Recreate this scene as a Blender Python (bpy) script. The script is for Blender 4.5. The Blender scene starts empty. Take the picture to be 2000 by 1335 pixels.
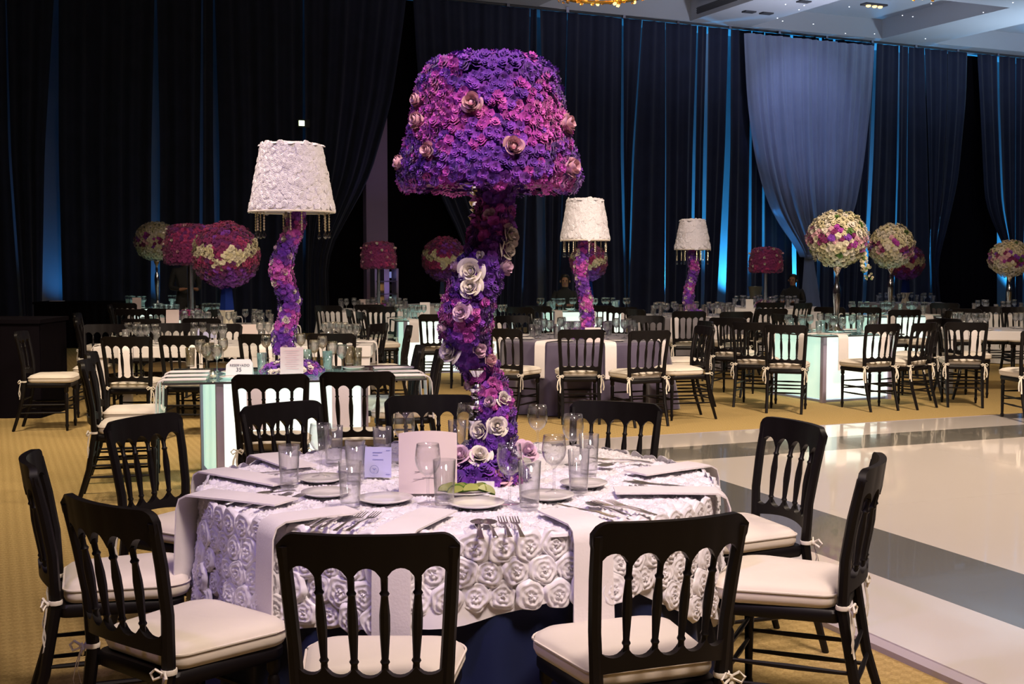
import bpy, math, random
import numpy as np
from mathutils import Vector, Matrix

random.seed(7)
scene = bpy.context.scene
COL = scene.collection
R = math.radians

# ------------------------------------------------------------------ camera
CAM_H, FPX, HORIZ = 1.58, 2400.0, 508.0
PITCH = math.atan2(667.5 - HORIZ, FPX)
cam_d = bpy.data.cameras.new('camera')
cam_d.sensor_width = 36.0
cam_d.lens = FPX / 2000.0 * 36.0
cam_d.clip_end = 200
cam = bpy.data.objects.new('camera', cam_d)
cam.location = (0, 0, CAM_H)
cam.rotation_euler = (R(90) - PITCH, 0, 0)
COL.objects.link(cam)
scene.camera = cam

def ray(px, py):
    a = (px - 1000) / FPX; b = -(py - 667.5) / FPX
    return Vector((a, math.cos(PITCH) + b * math.sin(PITCH), -math.sin(PITCH) + b * math.cos(PITCH)))
def at(px, py, z):                      # photo measurement -> point on the level z
    d = ray(px, py); t = (z - CAM_H) / d.z
    return Vector((d.x * t, d.y * t, z))
def aty(px, py, Y):                     # photo measurement -> point at depth Y
    d = ray(px, py); t = Y / d.y
    return Vector((d.x * t, Y, CAM_H + d.z * t))
def projx(p):
    d = Vector(p) - Vector((0, 0, CAM_H))
    f = d.y * math.cos(PITCH) - d.z * math.sin(PITCH)
    return 1000 + FPX * d.x / max(f, .01)

# ------------------------------------------------------------------ render look
vs = scene.view_settings
vs.view_transform = 'Standard'; vs.look = 'None'; vs.exposure = 0.0; vs.gamma = 1.0
vs.use_curve_mapping = False
try:
    scene.cycles.max_bounces = 6
    scene.cycles.transmission_bounces = 6
    scene.cycles.diffuse_bounces = 2
    scene.cycles.glossy_bounces = 2
    scene.cycles.transparent_max_bounces = 12
    scene.cycles.adaptive_threshold = 0.12
    scene.cycles.sample_clamp_indirect = 4.0
    scene.cycles.use_denoising = True
except Exception:
    pass

# ------------------------------------------------------------------ world (indoors: barely any ambient)
w = bpy.data.worlds.new('world'); scene.world = w
w.use_nodes = True
bg = w.node_tree.nodes['Background']
bg.inputs[0].default_value = (0.50, 0.42, 0.50, 1); bg.inputs[1].default_value = 0.045

# ------------------------------------------------------------------ lights
KL = .34                                # one dimmer for all the hall's lamps
def area(name, loc, target, size, power, col, spread=180):
    l = bpy.data.lights.new(name, 'AREA'); l.energy = power * KL; l.color = col; l.shape = 'DISK'; l.size = size
    l.spread = R(spread)
    o = bpy.data.objects.new(name, l); o.location = loc
    o.rotation_euler = (Vector(target) - Vector(loc)).to_track_quat('-Z', 'Y').to_euler()
    COL.objects.link(o); return o
def spot(name, loc, target, power, col, ang=40, blend=.6, rad=.12):
    l = bpy.data.lights.new(name, 'SPOT'); l.energy = power * KL; l.color = col; l.spot_size = R(ang); l.spot_blend = blend
    l.shadow_soft_size = rad
    o = bpy.data.objects.new(name, l); o.location = loc
    o.rotation_euler = (Vector(target) - Vector(loc)).to_track_quat('-Z', 'Y').to_euler()
    COL.objects.link(o); return o
WARM = (1.0, .80, .56); PINK = (1.0, .84, .80); LAV = (.66, .52, 1.0); BLUE = (.05, .36, 1.0)
# ballroom downlights in the ceiling over the near tables
area('ceiling_downlight', (1.5, 1.0, 6.6), (0.9, 5.0, .5), 1.6, 600, (1.0, .80, .67), 110)
area('ceiling_downlight', (4.8, 7.5, 7.0), (3.6, 10.5, 0), 1.2, 1050, (1.0, .80, .60), 110)
area('ceiling_downlight', (-4.0, 8.0, 7.0), (-2.6, 11.5, 0), 1.2, 420, (1.0, .80, .56), 90)
# pin spots on the tables
spot('table_pin_spot', (-2.6, 1.2, 6.4), (-0.35, 4.4, 1.25), 1450, (.62, .44, 1.0), 30, .7, .25)
spot('table_pin_spot', (1.8, 3.6, 7.0), (-0.1, 4.5, .8), 230, PINK, 26, .8, .2)
spot('table_pin_spot', (-3.2, 4.5, 7.0), (-1.4, 9.2, 1.2), 1350, (.58, .42, 1.0), 26, .7, .2)
spot('table_pin_spot', (0.5, 8.0, 7.2), (0.8, 13.3, 1.5), 1250, PINK, 24, .7, .2)
spot('table_pin_spot', (2.0, 12.0, 7.2), (2.7, 18.4, 1.5), 2000, PINK, 22, .7, .2)
spot('table_pin_spot', (4.0, 9.5, 7.2), (3.8, 14.3, 1.2), 1500, WARM, 30, .7, .2)
spot('table_pin_spot', (5.6, 12.5, 7.2), (6.0, 17.5, 1.0), 1500, WARM, 36, .7, .2)
spot('table_pin_spot', (-3.0, 8.5, 7.2), (-3.0, 13.2, 1.0), 1300, WARM, 36, .7, .2)
spot('table_pin_spot', (-4.5, 12.5, 7.2), (-4.6, 18.0, 1.2), 1500, (1, .8, .62), 36, .7, .2)
spot('table_pin_spot', (-1.5, 13.0, 7.2), (-1.6, 18.5, 1.0), 1300, (1, .8, .62), 34, .7, .2)
spot('table_pin_spot', (2.6, 17.0, 7.2), (2.9, 21.8, 1.2), 1000, (1, .8, .62), 40, .7, .2)

# ------------------------------------------------------------------ materials
MATS = {}
def mat(name, col, rough=.6, metal=0.0, var=0.0, vscale=8.0, bump=0.0, bscale=60.0, sheen=0.0, emit=None, estr=0.0,
        coat=0.0, spec=.5, trans=0.0, coord='Object'):
    if name in MATS: return MATS[name]
    m = bpy.data.materials.new(name); m.use_nodes = True
    nt = m.node_tree; b = nt.nodes['Principled BSDF']
    b.inputs['Base Color'].default_value = (*col, 1)
    b.inputs['Roughness'].default_value = rough
    b.inputs['Metallic'].default_value = metal
    b.inputs['Specular IOR Level'].default_value = spec
    if sheen: b.inputs['Sheen Weight'].default_value = sheen
    if coat: b.inputs['Coat Weight'].default_value = coat
    if emit:
        b.inputs['Emission Color'].default_value = (*emit, 1); b.inputs['Emission Strength'].default_value = estr
    if var or bump:
        tc = nt.nodes.new('ShaderNodeTexCoord')
    if var:
        n = nt.nodes.new('ShaderNodeTexNoise'); n.inputs['Scale'].default_value = vscale; n.inputs['Detail'].default_value = 4
        mx = nt.nodes.new('ShaderNodeMix'); mx.data_type = 'RGBA'
        mx.inputs[6].default_value = (*[c * (1 - var) for c in col], 1)
        mx.inputs[7].default_value = (*[min(1, c * (1 + var)) for c in col], 1)
        nt.links.new(tc.outputs[coord], n.inputs['Vector'])
        nt.links.new(n.outputs['Fac'], mx.inputs[0]); nt.links.new(mx.outputs[2], b.inputs['Base Color'])
    if bump:
        n2 = nt.nodes.new('ShaderNodeTexNoise'); n2.inputs['Scale'].default_value = bscale; n2.inputs['Detail'].default_value = 3
        bp = nt.nodes.new('ShaderNodeBump'); bp.inputs['Strength'].default_value = bump; bp.inputs['Distance'].default_value = .01
        nt.links.new(tc.outputs[coord], n2.inputs['Vector'])
        nt.links.new(n2.outputs['Fac'], bp.inputs['Height']); nt.links.new(bp.outputs['Normal'], b.inputs['Normal'])
    MATS[name] = m; return m

def glass_mat(name, tint=(.97, .975, .98), base=.05, k=.9, power=2.6, refr=0.0):
    m = bpy.data.materials.new(name); m.use_nodes = True
    nt = m.node_tree; nt.nodes.clear()
    out = nt.nodes.new('ShaderNodeOutputMaterial'); mix = nt.nodes.new('ShaderNodeMixShader')
    tr = nt.nodes.new('ShaderNodeBsdfTransparent'); tr.inputs[0].default_value = (*tint, 1)
    gl = nt.nodes.new('ShaderNodeBsdfGlossy'); gl.inputs['Roughness'].default_value = .03
    lw = nt.nodes.new('ShaderNodeLayerWeight'); lw.inputs['Blend'].default_value = .5
    pw = nt.nodes.new('ShaderNodeMath'); pw.operation = 'POWER'; pw.inputs[1].default_value = power
    ad = nt.nodes.new('ShaderNodeMath'); ad.operation = 'MULTIPLY_ADD'; ad.inputs[1].default_value = k; ad.inputs[2].default_value = base
    nt.links.new(lw.outputs['Facing'], pw.inputs[0]); nt.links.new(pw.outputs[0], ad.inputs[0]); nt.links.new(ad.outputs[0], mix.inputs[0])
    nt.links.new(tr.outputs[0], mix.inputs[1]); nt.links.new(gl.outputs[0], mix.inputs[2])
    if refr:
        rg = nt.nodes.new('ShaderNodeBsdfGlass'); rg.inputs['IOR'].default_value = 1.45; rg.inputs['Roughness'].default_value = .0; rg.inputs['Color'].default_value = (.97, .98, .98, 1)
        m2 = nt.nodes.new('ShaderNodeMixShader'); m2.inputs[0].default_value = refr
        nt.links.new(mix.outputs[0], m2.inputs[1]); nt.links.new(rg.outputs[0], m2.inputs[2]); nt.links.new(m2.outputs[0], out.inputs[0])
    else: nt.links.new(mix.outputs[0], out.inputs[0])
    MATS[name] = m; return m

def carpet_mat():
    m = bpy.data.materials.new('carpet'); m.use_nodes = True
    nt = m.node_tree; b = nt.nodes['Principled BSDF']; b.inputs['Roughness'].default_value = .95
    b.inputs['Specular IOR Level'].default_value = .1
    tc = nt.nodes.new('ShaderNodeTexCoord'); mp = nt.nodes.new('ShaderNodeMapping')
    mp.inputs['Rotation'].default_value = (0, 0, R(22)); nt.links.new(tc.outputs['Object'], mp.inputs[0])
    ck = nt.nodes.new('ShaderNodeTexChecker'); ck.inputs['Scale'].default_value = 26
    ck.inputs[1].default_value = (.43, .30, .120, 1); ck.inputs[2].default_value = (.50, .355, .148, 1)
    n = nt.nodes.new('ShaderNodeTexNoise'); n.inputs['Scale'].default_value = 90; n.inputs['Detail'].default_value = 5
    n3 = nt.nodes.new('ShaderNodeTexNoise'); n3.inputs['Scale'].default_value = 1.1
    mx = nt.nodes.new('ShaderNodeMix'); mx.data_type = 'RGBA'; mx.blend_type = 'MULTIPLY'; mx.inputs[0].default_value = .7
    rp = nt.nodes.new('ShaderNodeMapRange'); rp.inputs[1].default_value = .25; rp.inputs[2].default_value = .75; rp.inputs[3].default_value = .55; rp.inputs[4].default_value = 1.15
    for t in (ck, n, n3): nt.links.new(mp.outputs[0], t.inputs['Vector'])
    nt.links.new(n.outputs['Fac'], rp.inputs[0]); nt.links.new(rp.outputs[0], mx.inputs[7]); nt.links.new(ck.outputs[0], mx.inputs[6])
    nt.links.new(mx.outputs[2], b.inputs['Base Color'])
    bp = nt.nodes.new('ShaderNodeBump'); bp.inputs['Strength'].default_value = .5; bp.inputs['Distance'].default_value = .01
    nt.links.new(n.outputs['Fac'], bp.inputs['Height']); nt.links.new(bp.outputs[0], b.inputs['Normal'])
    MATS['carpet'] = m; return m

def light_panel_mat(name, col, strength):
    m = bpy.data.materials.new(name); m.use_nodes = True
    nt = m.node_tree; b = nt.nodes['Principled BSDF']
    b.inputs['Base Color'].default_value = (.8, .85, .82, 1); b.inputs['Roughness'].default_value = .35
    b.inputs['Emission Color'].default_value = (*col, 1); b.inputs['Emission Strength'].default_value = strength
    MATS[name] = m; return m

mat('black_wood', (.0045, .003, .004), .46, var=.25, vscale=14, spec=.26)
mat('cushion', (.80, .72, .64), .85, var=.06, vscale=5, bump=.12, bscale=18, sheen=.3)
mat('ribbon', (.86, .80, .72), .7)
mat('linen', (.86, .80, .82), .8, var=.04, vscale=9, bump=.1, bscale=120, sheen=.2)
mat('satin', (.86, .82, .90), .40, var=.05, vscale=30, sheen=.4, spec=.6)
mat('cloth_white', (.84, .80, .82), .75, var=.05, vscale=6, sheen=.3)
mat('navy_skirt', (.005, .012, .062), .65, var=.2, vscale=4, sheen=.08, spec=.3)
mat('purple_cloth', (.085, .065, .13), .55, var=.15, vscale=5, sheen=.5)
mat('grey_cloth', (.22, .20, .23), .6, var=.12, vscale=5, sheen=.4)
mat('china', (.88, .84, .82), .18, coat=.4)
mat('steel', (.80, .76, .76), .30, 1.0)
mat('silver', (.80, .78, .80), .12, 1.0)
mat('pole_silver', (.62, .60, .68), .22, 1.0)
mat('bead', (.75, .66, .48), .12, .6)
mat('purple_a', (.14, .022, .38), .75, var=.25, vscale=60, sheen=.3)
mat('purple_b', (.25, .04, .50), .75, var=.25, vscale=60, sheen=.3)
mat('magenta_a', (.46, .045, .44), .75, var=.22, vscale=60, sheen=.3)
mat('magenta_b', (.64, .11, .52), .75, var=.22, vscale=60, sheen=.3)
mat('wine_a', (.24, .018, .14), .75, var=.25, vscale=60, sheen=.3)
mat('wine_b', (.42, .030, .17), .75, var=.25, vscale=60, sheen=.3)
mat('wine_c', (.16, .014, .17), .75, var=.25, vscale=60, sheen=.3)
mat('rose_pink', (.80, .45, .55), .55, var=.12, vscale=40, sheen=.2)
mat('rose_cream', (.86, .78, .70), .55, var=.06, vscale=40, sheen=.2)
mat('rose_lilac', (.74, .50, .66), .55, var=.1, vscale=40, sheen=.2)
mat('cream_a', (.74, .66, .44), .65, var=.15, vscale=40)
mat('cream_b', (.84, .76, .60), .65, var=.12, vscale=40)
mat('leaf', (.10, .20, .04), .5, var=.2, vscale=20)
mat('lime_peel', (.07, .18, .012), .35, var=.2, vscale=30)
mat('lime_flesh', (.36, .40, .10), .3, var=.15, vscale=50)
mat('card', (.86, .72, .74), .7)
mat('card_white', (.86, .82, .84), .7)
mat('card_blue', (.58, .58, .92), .6)
mat('ink', (.10, .08, .12), .7)
mat('ink_blue', (.22, .24, .62), .7)
mat('dance_white', (.70, .63, .60), .10, var=.03, vscale=.7, coat=.5)
mat('dance_grey', (.155, .145, .13), .13, var=.08, vscale=1.5, coat=.4)
mat('dance_trim', (.42, .36, .42), .5)
mat('ceiling', (.46, .47, .50), .9, var=.05, vscale=.6)
mat('vent_dark', (.05, .05, .055), .7)
mat('drape', (.020, .025, .055), .9, var=.3, vscale=3, sheen=.3, spec=.2)
mat('drape_sheer', (.24, .28, .42), .8, var=.1, vscale=3, sheen=.4)
mat('backing', (.42, .45, .50), .9, var=.1, vscale=2)
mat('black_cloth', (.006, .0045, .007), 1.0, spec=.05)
mat('dark_wall', (.035, .028, .035), .9)
mat('column', (.36, .26, .46), .8, var=.06, vscale=1.2)
mat('strip', (.42, .36, .50), .4, .3)
mat('white_lacquer', (.80, .76, .78), .35, coat=.3)
mat('vase_blue', (.012, .03, .20), .12, coat=.6)
mat('vase_white', (.78, .72, .60), .3, coat=.3)
mat('gold', (.80, .52, .16), .25, 1.0)
mat('gold_glow', (.9, .6, .2), .3, 0, emit=(1.0, .62, .18), estr=3.0)
mat('flame', (1, .8, .4), .5, emit=(1, .72, .35), estr=12.0)
mat('suit', (.012, .012, .014), .8)
mat('skin', (.34, .17, .11), .55)
mat('hair', (.008, .006, .006), .5)
mat('eye', (.02, .015, .015), .2)
mat('bucket', (.30, .34, .38), .3, .8)
mat('star', (1, 1, 1), .5, emit=(.9, .95, 1), estr=2.0)
mat('shelf_amber', (.5, .3, .1), .5, emit=(1, .55, .15), estr=.5)
mat('shelf_blue', (.3, .3, .5), .5, emit=(.35, .4, .9), estr=.45)
mat('shelf_white', (.6, .65, .6), .5, emit=(.6, .9, .75), estr=.7)
mat('exit_glow', (.6, .8, .6), .5, emit=(.85, 1, .6), estr=2.5)
mat('tube_glow', (.9, .6, .9), .5)
glass_mat('glass', (.985, .985, .99), .045, .9, 2.6, .05); glass_mat('glass_mid', (.98, .985, .99), .06, .9, 2.2, .40); glass_mat('glass_top', (.80, .92, .90), .06, .9, 4.0)
carpet_mat()
light_panel_mat('panel_mint', (.62, 1.0, .82), .66)
light_panel_mat('panel_white', (.82, 1.0, .92), .85)

# ------------------------------------------------------------------ mesh building
class MB:
    def __init__(s): s.v = []; s.f = []; s.mi = []; s.cur = 0
    def add(s, vs, fs):
        o = len(s.v); s.v += [tuple(p) for p in vs]
        for f in fs: s.f.append(tuple(i + o for i in f)); s.mi.append(s.cur)
    def box(s, c, d, rz=0.0):
        cx, cy, cz = c; x, y, z = d[0] / 2, d[1] / 2, d[2] / 2; ca, sa = math.cos(rz), math.sin(rz)
        vs = []
        for sz in (-z, z):
            for (a, b) in ((-x, -y), (x, -y), (x, y), (-x, y)): vs.append((cx + a * ca - b * sa, cy + a * sa + b * ca, cz + sz))
        s.add(vs, [(3, 2, 1, 0), (4, 5, 6, 7), (0, 1, 5, 4), (1, 2, 6, 5), (2, 3, 7, 6), (3, 0, 4, 7)])
    def rings(s, rings, close=True, cap0=True, cap1=True):
        n = len(rings[0]); vs = [p for r in rings for p in r]; fs = []
        for i in range(len(rings) - 1):
            for j in range(n if close else n - 1):
                k = (j + 1) % n
                fs.append((i * n + j, i * n + k, (i + 1) * n + k, (i + 1) * n + j))
        if cap0: fs.append(tuple(range(n - 1, -1, -1)))
        if cap1: fs.append(tuple((len(rings) - 1) * n + j for j in range(n)))
        s.add(vs, fs)
    def lathe(s, prof, n=16, c=(0, 0, 0), cap0=True, cap1=True):
        rg = []
        for (r, z) in prof:
            rg.append([(c[0] + r * math.cos(2 * math.pi * k / n), c[1] + r * math.sin(2 * math.pi * k / n), c[2] + z) for k in range(n)])
        s.rings(rg, True, cap0, cap1)
    def tube(s, pts, rad, n=8, flat=None):
        pts = [Vector(p) for p in pts]; rg = []
        if not hasattr(rad, '__len__'): rad = [rad] * len(pts)
        ref = Vector((1, 0, 0))
        for i, p in enumerate(pts):
            t = (pts[min(i + 1, len(pts) - 1)] - pts[max(i - 1, 0)]).normalized()
            if abs(t.dot(ref)) > .95: ref = Vector((0, 1, 0))
            a = (ref - t * ref.dot(t)).normalized(); b = t.cross(a)
            k2 = flat if flat else 1.0
            rg.append([p + a * (rad[i] * math.cos(2 * math.pi * k / n)) + b * (rad[i] * k2 * math.sin(2 * math.pi * k / n)) for k in range(n)])
        s.rings(rg)
    def grid(s, fn, nu, nv, closeu=False):
        vs = [fn(i / nu, j / nv) for j in range(nv + 1) for i in range(nu if closeu else nu + 1)]
        w_ = nu if closeu else nu + 1; fs = []
        for j in range(nv):
            for i in range(nu):
                k = (i + 1) % w_
                fs.append((j * w_ + i, j * w_ + k, (j + 1) * w_ + k, (j + 1) * w_ + i))
        s.add(vs, fs)
    def slab(s, poly, z0, z1):
        s.rings([[(x, y, z0) for x, y in poly], [(x, y, z1) for x, y in poly]])
    def ball(s, c, r, n=8, m=6, sz=1.0):
        s.lathe([(max(1e-4, r * math.sin(math.pi * k / m)), -r * sz * math.cos(math.pi * k / m)) for k in range(m + 1)], n, c, False, False)
    def mesh(s, name, mats, smooth=True, sharp=40):
        me = bpy.data.meshes.new(name); me.from_pydata(s.v, [], s.f)
        if not isinstance(mats, (list, tuple)): mats = [mats]
        for m in mats: me.materials.append(MATS[m])
        if len(mats) > 1: me.polygons.foreach_set('material_index', s.mi)
        if smooth:
            me.polygons.foreach_set('use_smooth', [True] * len(s.f))
            me.set_sharp_from_angle(angle=R(sharp))
        me.update(); return me
    def obj(s, name, mats, parent=None, smooth=True, sharp=40, loc=None):
        return put(name, s.mesh(name, mats, smooth, sharp), parent, loc)

def put(name, me, parent=None, loc=None, mtx=None):
    o = bpy.data.objects.new(name, me); COL.objects.link(o)
    if parent is not None: o.parent = parent
    if loc is not None: o.location = loc
    if mtx is not None: o.matrix_basis = mtx
    return o
def empty(name, loc=(0, 0, 0), rz=0.0):
    o = bpy.data.objects.new(name, None); o.empty_display_size = .1; o.location = loc; o.rotation_euler = (0, 0, rz)
    COL.objects.link(o); return o
def tag(o, label=None, cat=None, group=None, kind=None):
    if label: o['label'] = label
    if cat: o['category'] = cat
    if group: o['group'] = group
    if kind: o['kind'] = kind
    return o
ORD = ['first', 'second', 'third', 'fourth', 'fifth', 'sixth', 'seventh', 'eighth', 'ninth', 'tenth', 'eleventh', 'twelfth', 'thirteenth', 'fourteenth', 'fifteenth', 'sixteenth', 'seventeenth', 'eighteenth', 'nineteenth', 'twentieth']
def label_row(objs, base, cat, group, by='the left'):
    objs = sorted(objs, key=lambda o: projx(o.location))
    n = len(objs)
    for i, o in enumerate(objs):
        if n == 1: lab = base
        elif n == 2: lab = base + (', the left one' if i == 0 else ', the right one')
        elif i == 0: lab = base + ', leftmost'
        elif i == n - 1: lab = base + ', rightmost'
        else: lab = base + ', ' + ORD[min(i, 19)] + ' from the left'
        tag(o, lab, cat, group)
def lerp_tab(tab, x):
    if x <= tab[0][0]: return tab[0][1]
    for (a, b), (c, d) in zip(tab, tab[1:]):
        if x <= c: return b + (d - b) * (x - a) / (c - a)
    return tab[-1][1]
def lerp(a, b, t): return a + (b - a) * t
def frame_to(n, p, roll=0.0, s=1.0):            # matrix: local Z along n, at p
    n = Vector(n).normalized(); q = n.to_track_quat('Z', 'Y')
    return Matrix.Translation(Vector(p)) @ q.to_matrix().to_4x4() @ Matrix.Rotation(roll, 4, 'Z') @ Matrix.Scale(s, 4)
def join_copies(name, tmpl, items, mats, parent):       # tmpl: list of (verts, faces); items: (matrix, template no., material no.)
    V = []; F = []; MI = []; off = 0
    for (mx, ti, mi) in items:
        tv, tf = tmpl[ti]
        M = np.array(mx); vv = tv @ M[:3, :3].T + M[:3, 3]
        V.append(vv); F += [tuple(i + off for i in f) for f in tf]; MI += [mi] * len(tf); off += len(tv)
    if not V: return None
    me = bpy.data.meshes.new(name); me.from_pydata(np.concatenate(V).tolist(), [], F)
    for m in mats: me.materials.append(MATS[m])
    me.polygons.foreach_set('material_index', MI); me.polygons.foreach_set('use_smooth', [True] * len(F)); me.update()
    o = put(name, me, parent); o['kind'] = 'stuff'; return o

# ------------------------------------------------------------------ the hall: floor, dance floor, ceiling, walls
mb = MB(); mb.box((0, 18, -.05), (60, 60, .1)); tag(mb.obj('floor', 'carpet', smooth=False), kind='structure')
UX = Vector((math.cos(R(22)), math.sin(R(22)), 0)); VX = Vector((math.sin(R(22)), -math.cos(R(22)), 0))
fe = at(1350, 846, .03); le = at(1695, 1233, .03)
# corner of the dance floor: far edge meets left edge
t_ = (le - fe).dot(UX); O_ = fe + UX * t_
def dq(u0, u1, v0, v1, z0, z1, name, m, parent=None):
    b = MB(); b.slab([tuple((O_ + UX * u + VX * v).xy) for (u, v) in ((u0, v0), (u0, v1), (u1, v1), (u1, v0))], z0, z1)
    return b.obj(name, m, parent, smooth=False)
g1 = (at(1350, 870.6, .03) - O_).dot(VX); g2 = (at(1350, 898, .03) - O_).dot(VX)
h1 = (at(1707, 1121, .03) - O_).dot(UX); h2 = (at(1350, 919, .03) - O_).dot(UX)
dfl = dq(0, 9, 0, 9.5, 0, .022, 'dance_floor', 'dance_white'); tag(dfl, kind='structure')
dq(0, 9, 0, g1, .022, .03, 'white_panel', 'dance_white', dfl); dq(0, h1, g1, 9.5, .022, .03, 'white_panel', 'dance_white', dfl)
dq(h1, 9, g1, g2, .022, .03, 'grey_band', 'dance_grey', dfl); dq(h1, h2, g2, 9.5, .022, .03, 'grey_band', 'dance_grey', dfl)
for i in range(3):
    for j in range(4):
        dq(h2 + i * 2.4, min(9, h2 + (i + 1) * 2.4) - .0015, g2 + j * 2.0, min(9.5, g2 + (j + 1) * 2.0) - .0015, .022, .03, 'white_panel', 'dance_white', dfl)
dq(-.07, 0, -.07, 9.5, 0, .024, 'edge_trim', 'dance_trim', dfl); dq(0, 9, -.07, 0, 0, .024, 'edge_trim', 'dance_trim', dfl)

# curtain wall frame
WA = R(26); WU = Vector((math.cos(WA), math.sin(WA), 0)); WN = Vector((math.sin(WA), -math.cos(WA), 0))   # WN faces the room
W0 = Vector((-10.0, 24.0, 0))
WTOP = 7.42
def wallpt(px, py):                      # photo measurement -> (along, height) on the curtain plane
    d = ray(px, py); o = Vector((0, 0, CAM_H)); t = (W0 - o).dot(WN) / d.dot(WN)
    p = o + d * t; return ((p - W0).dot(WU), p.z)
def wp(u, z, n=0.0): return W0 + WU * u + WN * n + Vector((0, 0, z))
# ceiling with recessed coffers
CA = R(24); CU = Vector((math.cos(CA), math.sin(CA), 0)); CV = Vector((-math.sin(CA), math.cos(CA), 0))
ceil_z = 7.46
cc = [at(1357, 38, ceil_z), at(1712, 78, ceil_z)]
vfar = (cc[0].dot(CV) + cc[1].dot(CV)) / 2
u_r = [cc[0].dot(CU), cc[1].dot(CU)]
pitch_u = u_r[1] - u_r[0]; cw = pitch_u * .70; cdp = 4.4; gap_v = 1.3
mb = MB(); cof = []
def cq(u0, u1, v0, v1, z0, z1):
    P = [CU * u + CV * v for (u, v) in ((u0, v0), (u1, v0), (u1, v1), (u0, v1))]
    mb.slab([(p.x, p.y) for p in P], z0, z1)
for k in range(-4, 4):
    ur = u_r[0] + k * pitch_u
    cq(ur, ur + pitch_u - cw, vfar - 30, vfar + 8, ceil_z, ceil_z + .5)
    for j in range(5):
        vb = vfar - j * (cdp + gap_v)
        cq(ur - cw, ur, vb, vb + (gap_v if j else 8), ceil_z, ceil_z + .5)
cq(u_r[0] - 5 * pitch_u, u_r[0] + 4 * pitch_u, vfar - 30, vfar + 8, ceil_z + .5, ceil_z + .6)
ceil = mb.obj('ceiling', 'ceiling', smooth=False); tag(ceil, kind='structure')
for q in range(15):                        # star points: small glowing discs set against the ceiling
    p = at(random.uniform(1500, 1990), random.uniform(2, 80), ceil_z - .01)
    b = MB(); b.lathe([(.013, 0), (.015, .012)], 6); b.obj('star_dot', 'star', ceil, loc=(p.x, p.y, ceil_z - .012))
for k in range(3):                         # slot vents
    P, Q = at(1362, 24 - k * 4, ceil_z), at(1440, -3 - k * 4, ceil_z)
    b = MB(); b.tube([P - Vector((0, 0, .01)), Q - Vector((0, 0, .01))], .035, 4); b.obj('slot_vent', 'vent_dark', ceil)
for (x, y) in ((1463, 22), (1497, 25), (1570, 2)):
    p = at(x, y, ceil_z); b = MB(); b.box((0, 0, 0), (.3, .18, .03), CA); b.obj('ceiling_vent', 'vent_dark', ceil, loc=(p.x, p.y, ceil_z - .015))
p = at(1707, 8, ceil_z); b = MB(); b.box((0, 0, 0), (.62, .22, .04), CA); o = b.obj('recessed_lamp', 'vent_dark', loc=(p.x, p.y, ceil_z - .02))
tag(o, 'recessed gold ceiling lamp with two glowing bulbs', 'ceiling lamp')
for s_ in (-.16, .02, .18):
    b = MB(); b.ball((s_ * math.cos(CA), s_ * math.sin(CA), -.03), .06, 8, 5, .6); b.obj('bulb', 'gold_glow', o)
# rear wall behind the drapes, side walls and the wall behind the camera
def wallbox(name, a, b_, thick, z1, m):
    a = Vector(a); b_ = Vector(b_); d = b_ - a; mb = MB()
    mb.box(((a.x + b_.x) / 2, (a.y + b_.y) / 2, z1 / 2), (d.length, thick, z1), math.atan2(d.y, d.x))
    return tag(mb.obj(name, m, smooth=False), kind='structure')
L_ = 46
wallbox('wall_back', W0 - WN * 1.1 - WU * 10, W0 - WN * 1.1 + WU * (L_ - 10), .2, 8.0, 'backing')
wallbox('wall_left', W0 - WU * 10, W0 - WU * 10 + WN * 40, .2, 8.0, 'dark_wall')
wallbox('wall_right', W0 + WU * (L_ - 10), W0 + WU * (L_ - 10) + WN * 46, .2, 8.0, 'dark_wall')
wallbox('wall_front', (-26, -8, 0), (32, -8, 0), .2, 8.0, 'dark_wall')
# blue uplights standing between the rear wall and the drapes
for i in range(19):
    u = -3 + i * 2.1
    pw = 85 if u < 9 else (300 if u < 12 else 1300)
    if 11.5 < u < 15: pw = 30
    P = wp(u, .15, -.45); spot('blue_uplight', P, P + Vector((0, 0, 3)) - WN * .30, pw * 2.2, BLUE if u < 12 else (.04, .44, 1.0), 75, 1.0, .08)
# ceiling wash
for (u, n_, pw, c_) in ((17, 5.0, 2100, (.72, .78, 1.0)), (24, 5.0, 2600, (.58, .78, 1.0)), (30, 6.0, 2600, (.68, .74, 1.0)), (12, 6.0, 1200, (.85, .80, .9))):
    P = wp(u, 4.2, n_); spot('ceiling_wash', P, P + Vector((0, 0, 3)) - WN * .5, pw, c_, 150, 1.0, .3)
# light on the pale sheer drape
P = wp(wallpt(1560, 200)[0] - 2, 6.8, 5.0)
spot('drape_wash', P, wp(wallpt(1560, 200)[0], 5.2), 1050, (.52, .60, 1.0), 46, .8, .2)

for (x_, c_) in ((1470, (.10, .50, 1.0)), (1650, (.08, .55, 1.0))):
    ua_ = wallpt(x_, 300)[0]; P = wp(ua_, .2, .75); spot('blue_uplight', P, wp(wallpt(1565, 300)[0], 4.2, .2), 330, c_, 50, 1.0, .05)  # added spots in front, imitating blue streaks that shine through from behind

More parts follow.
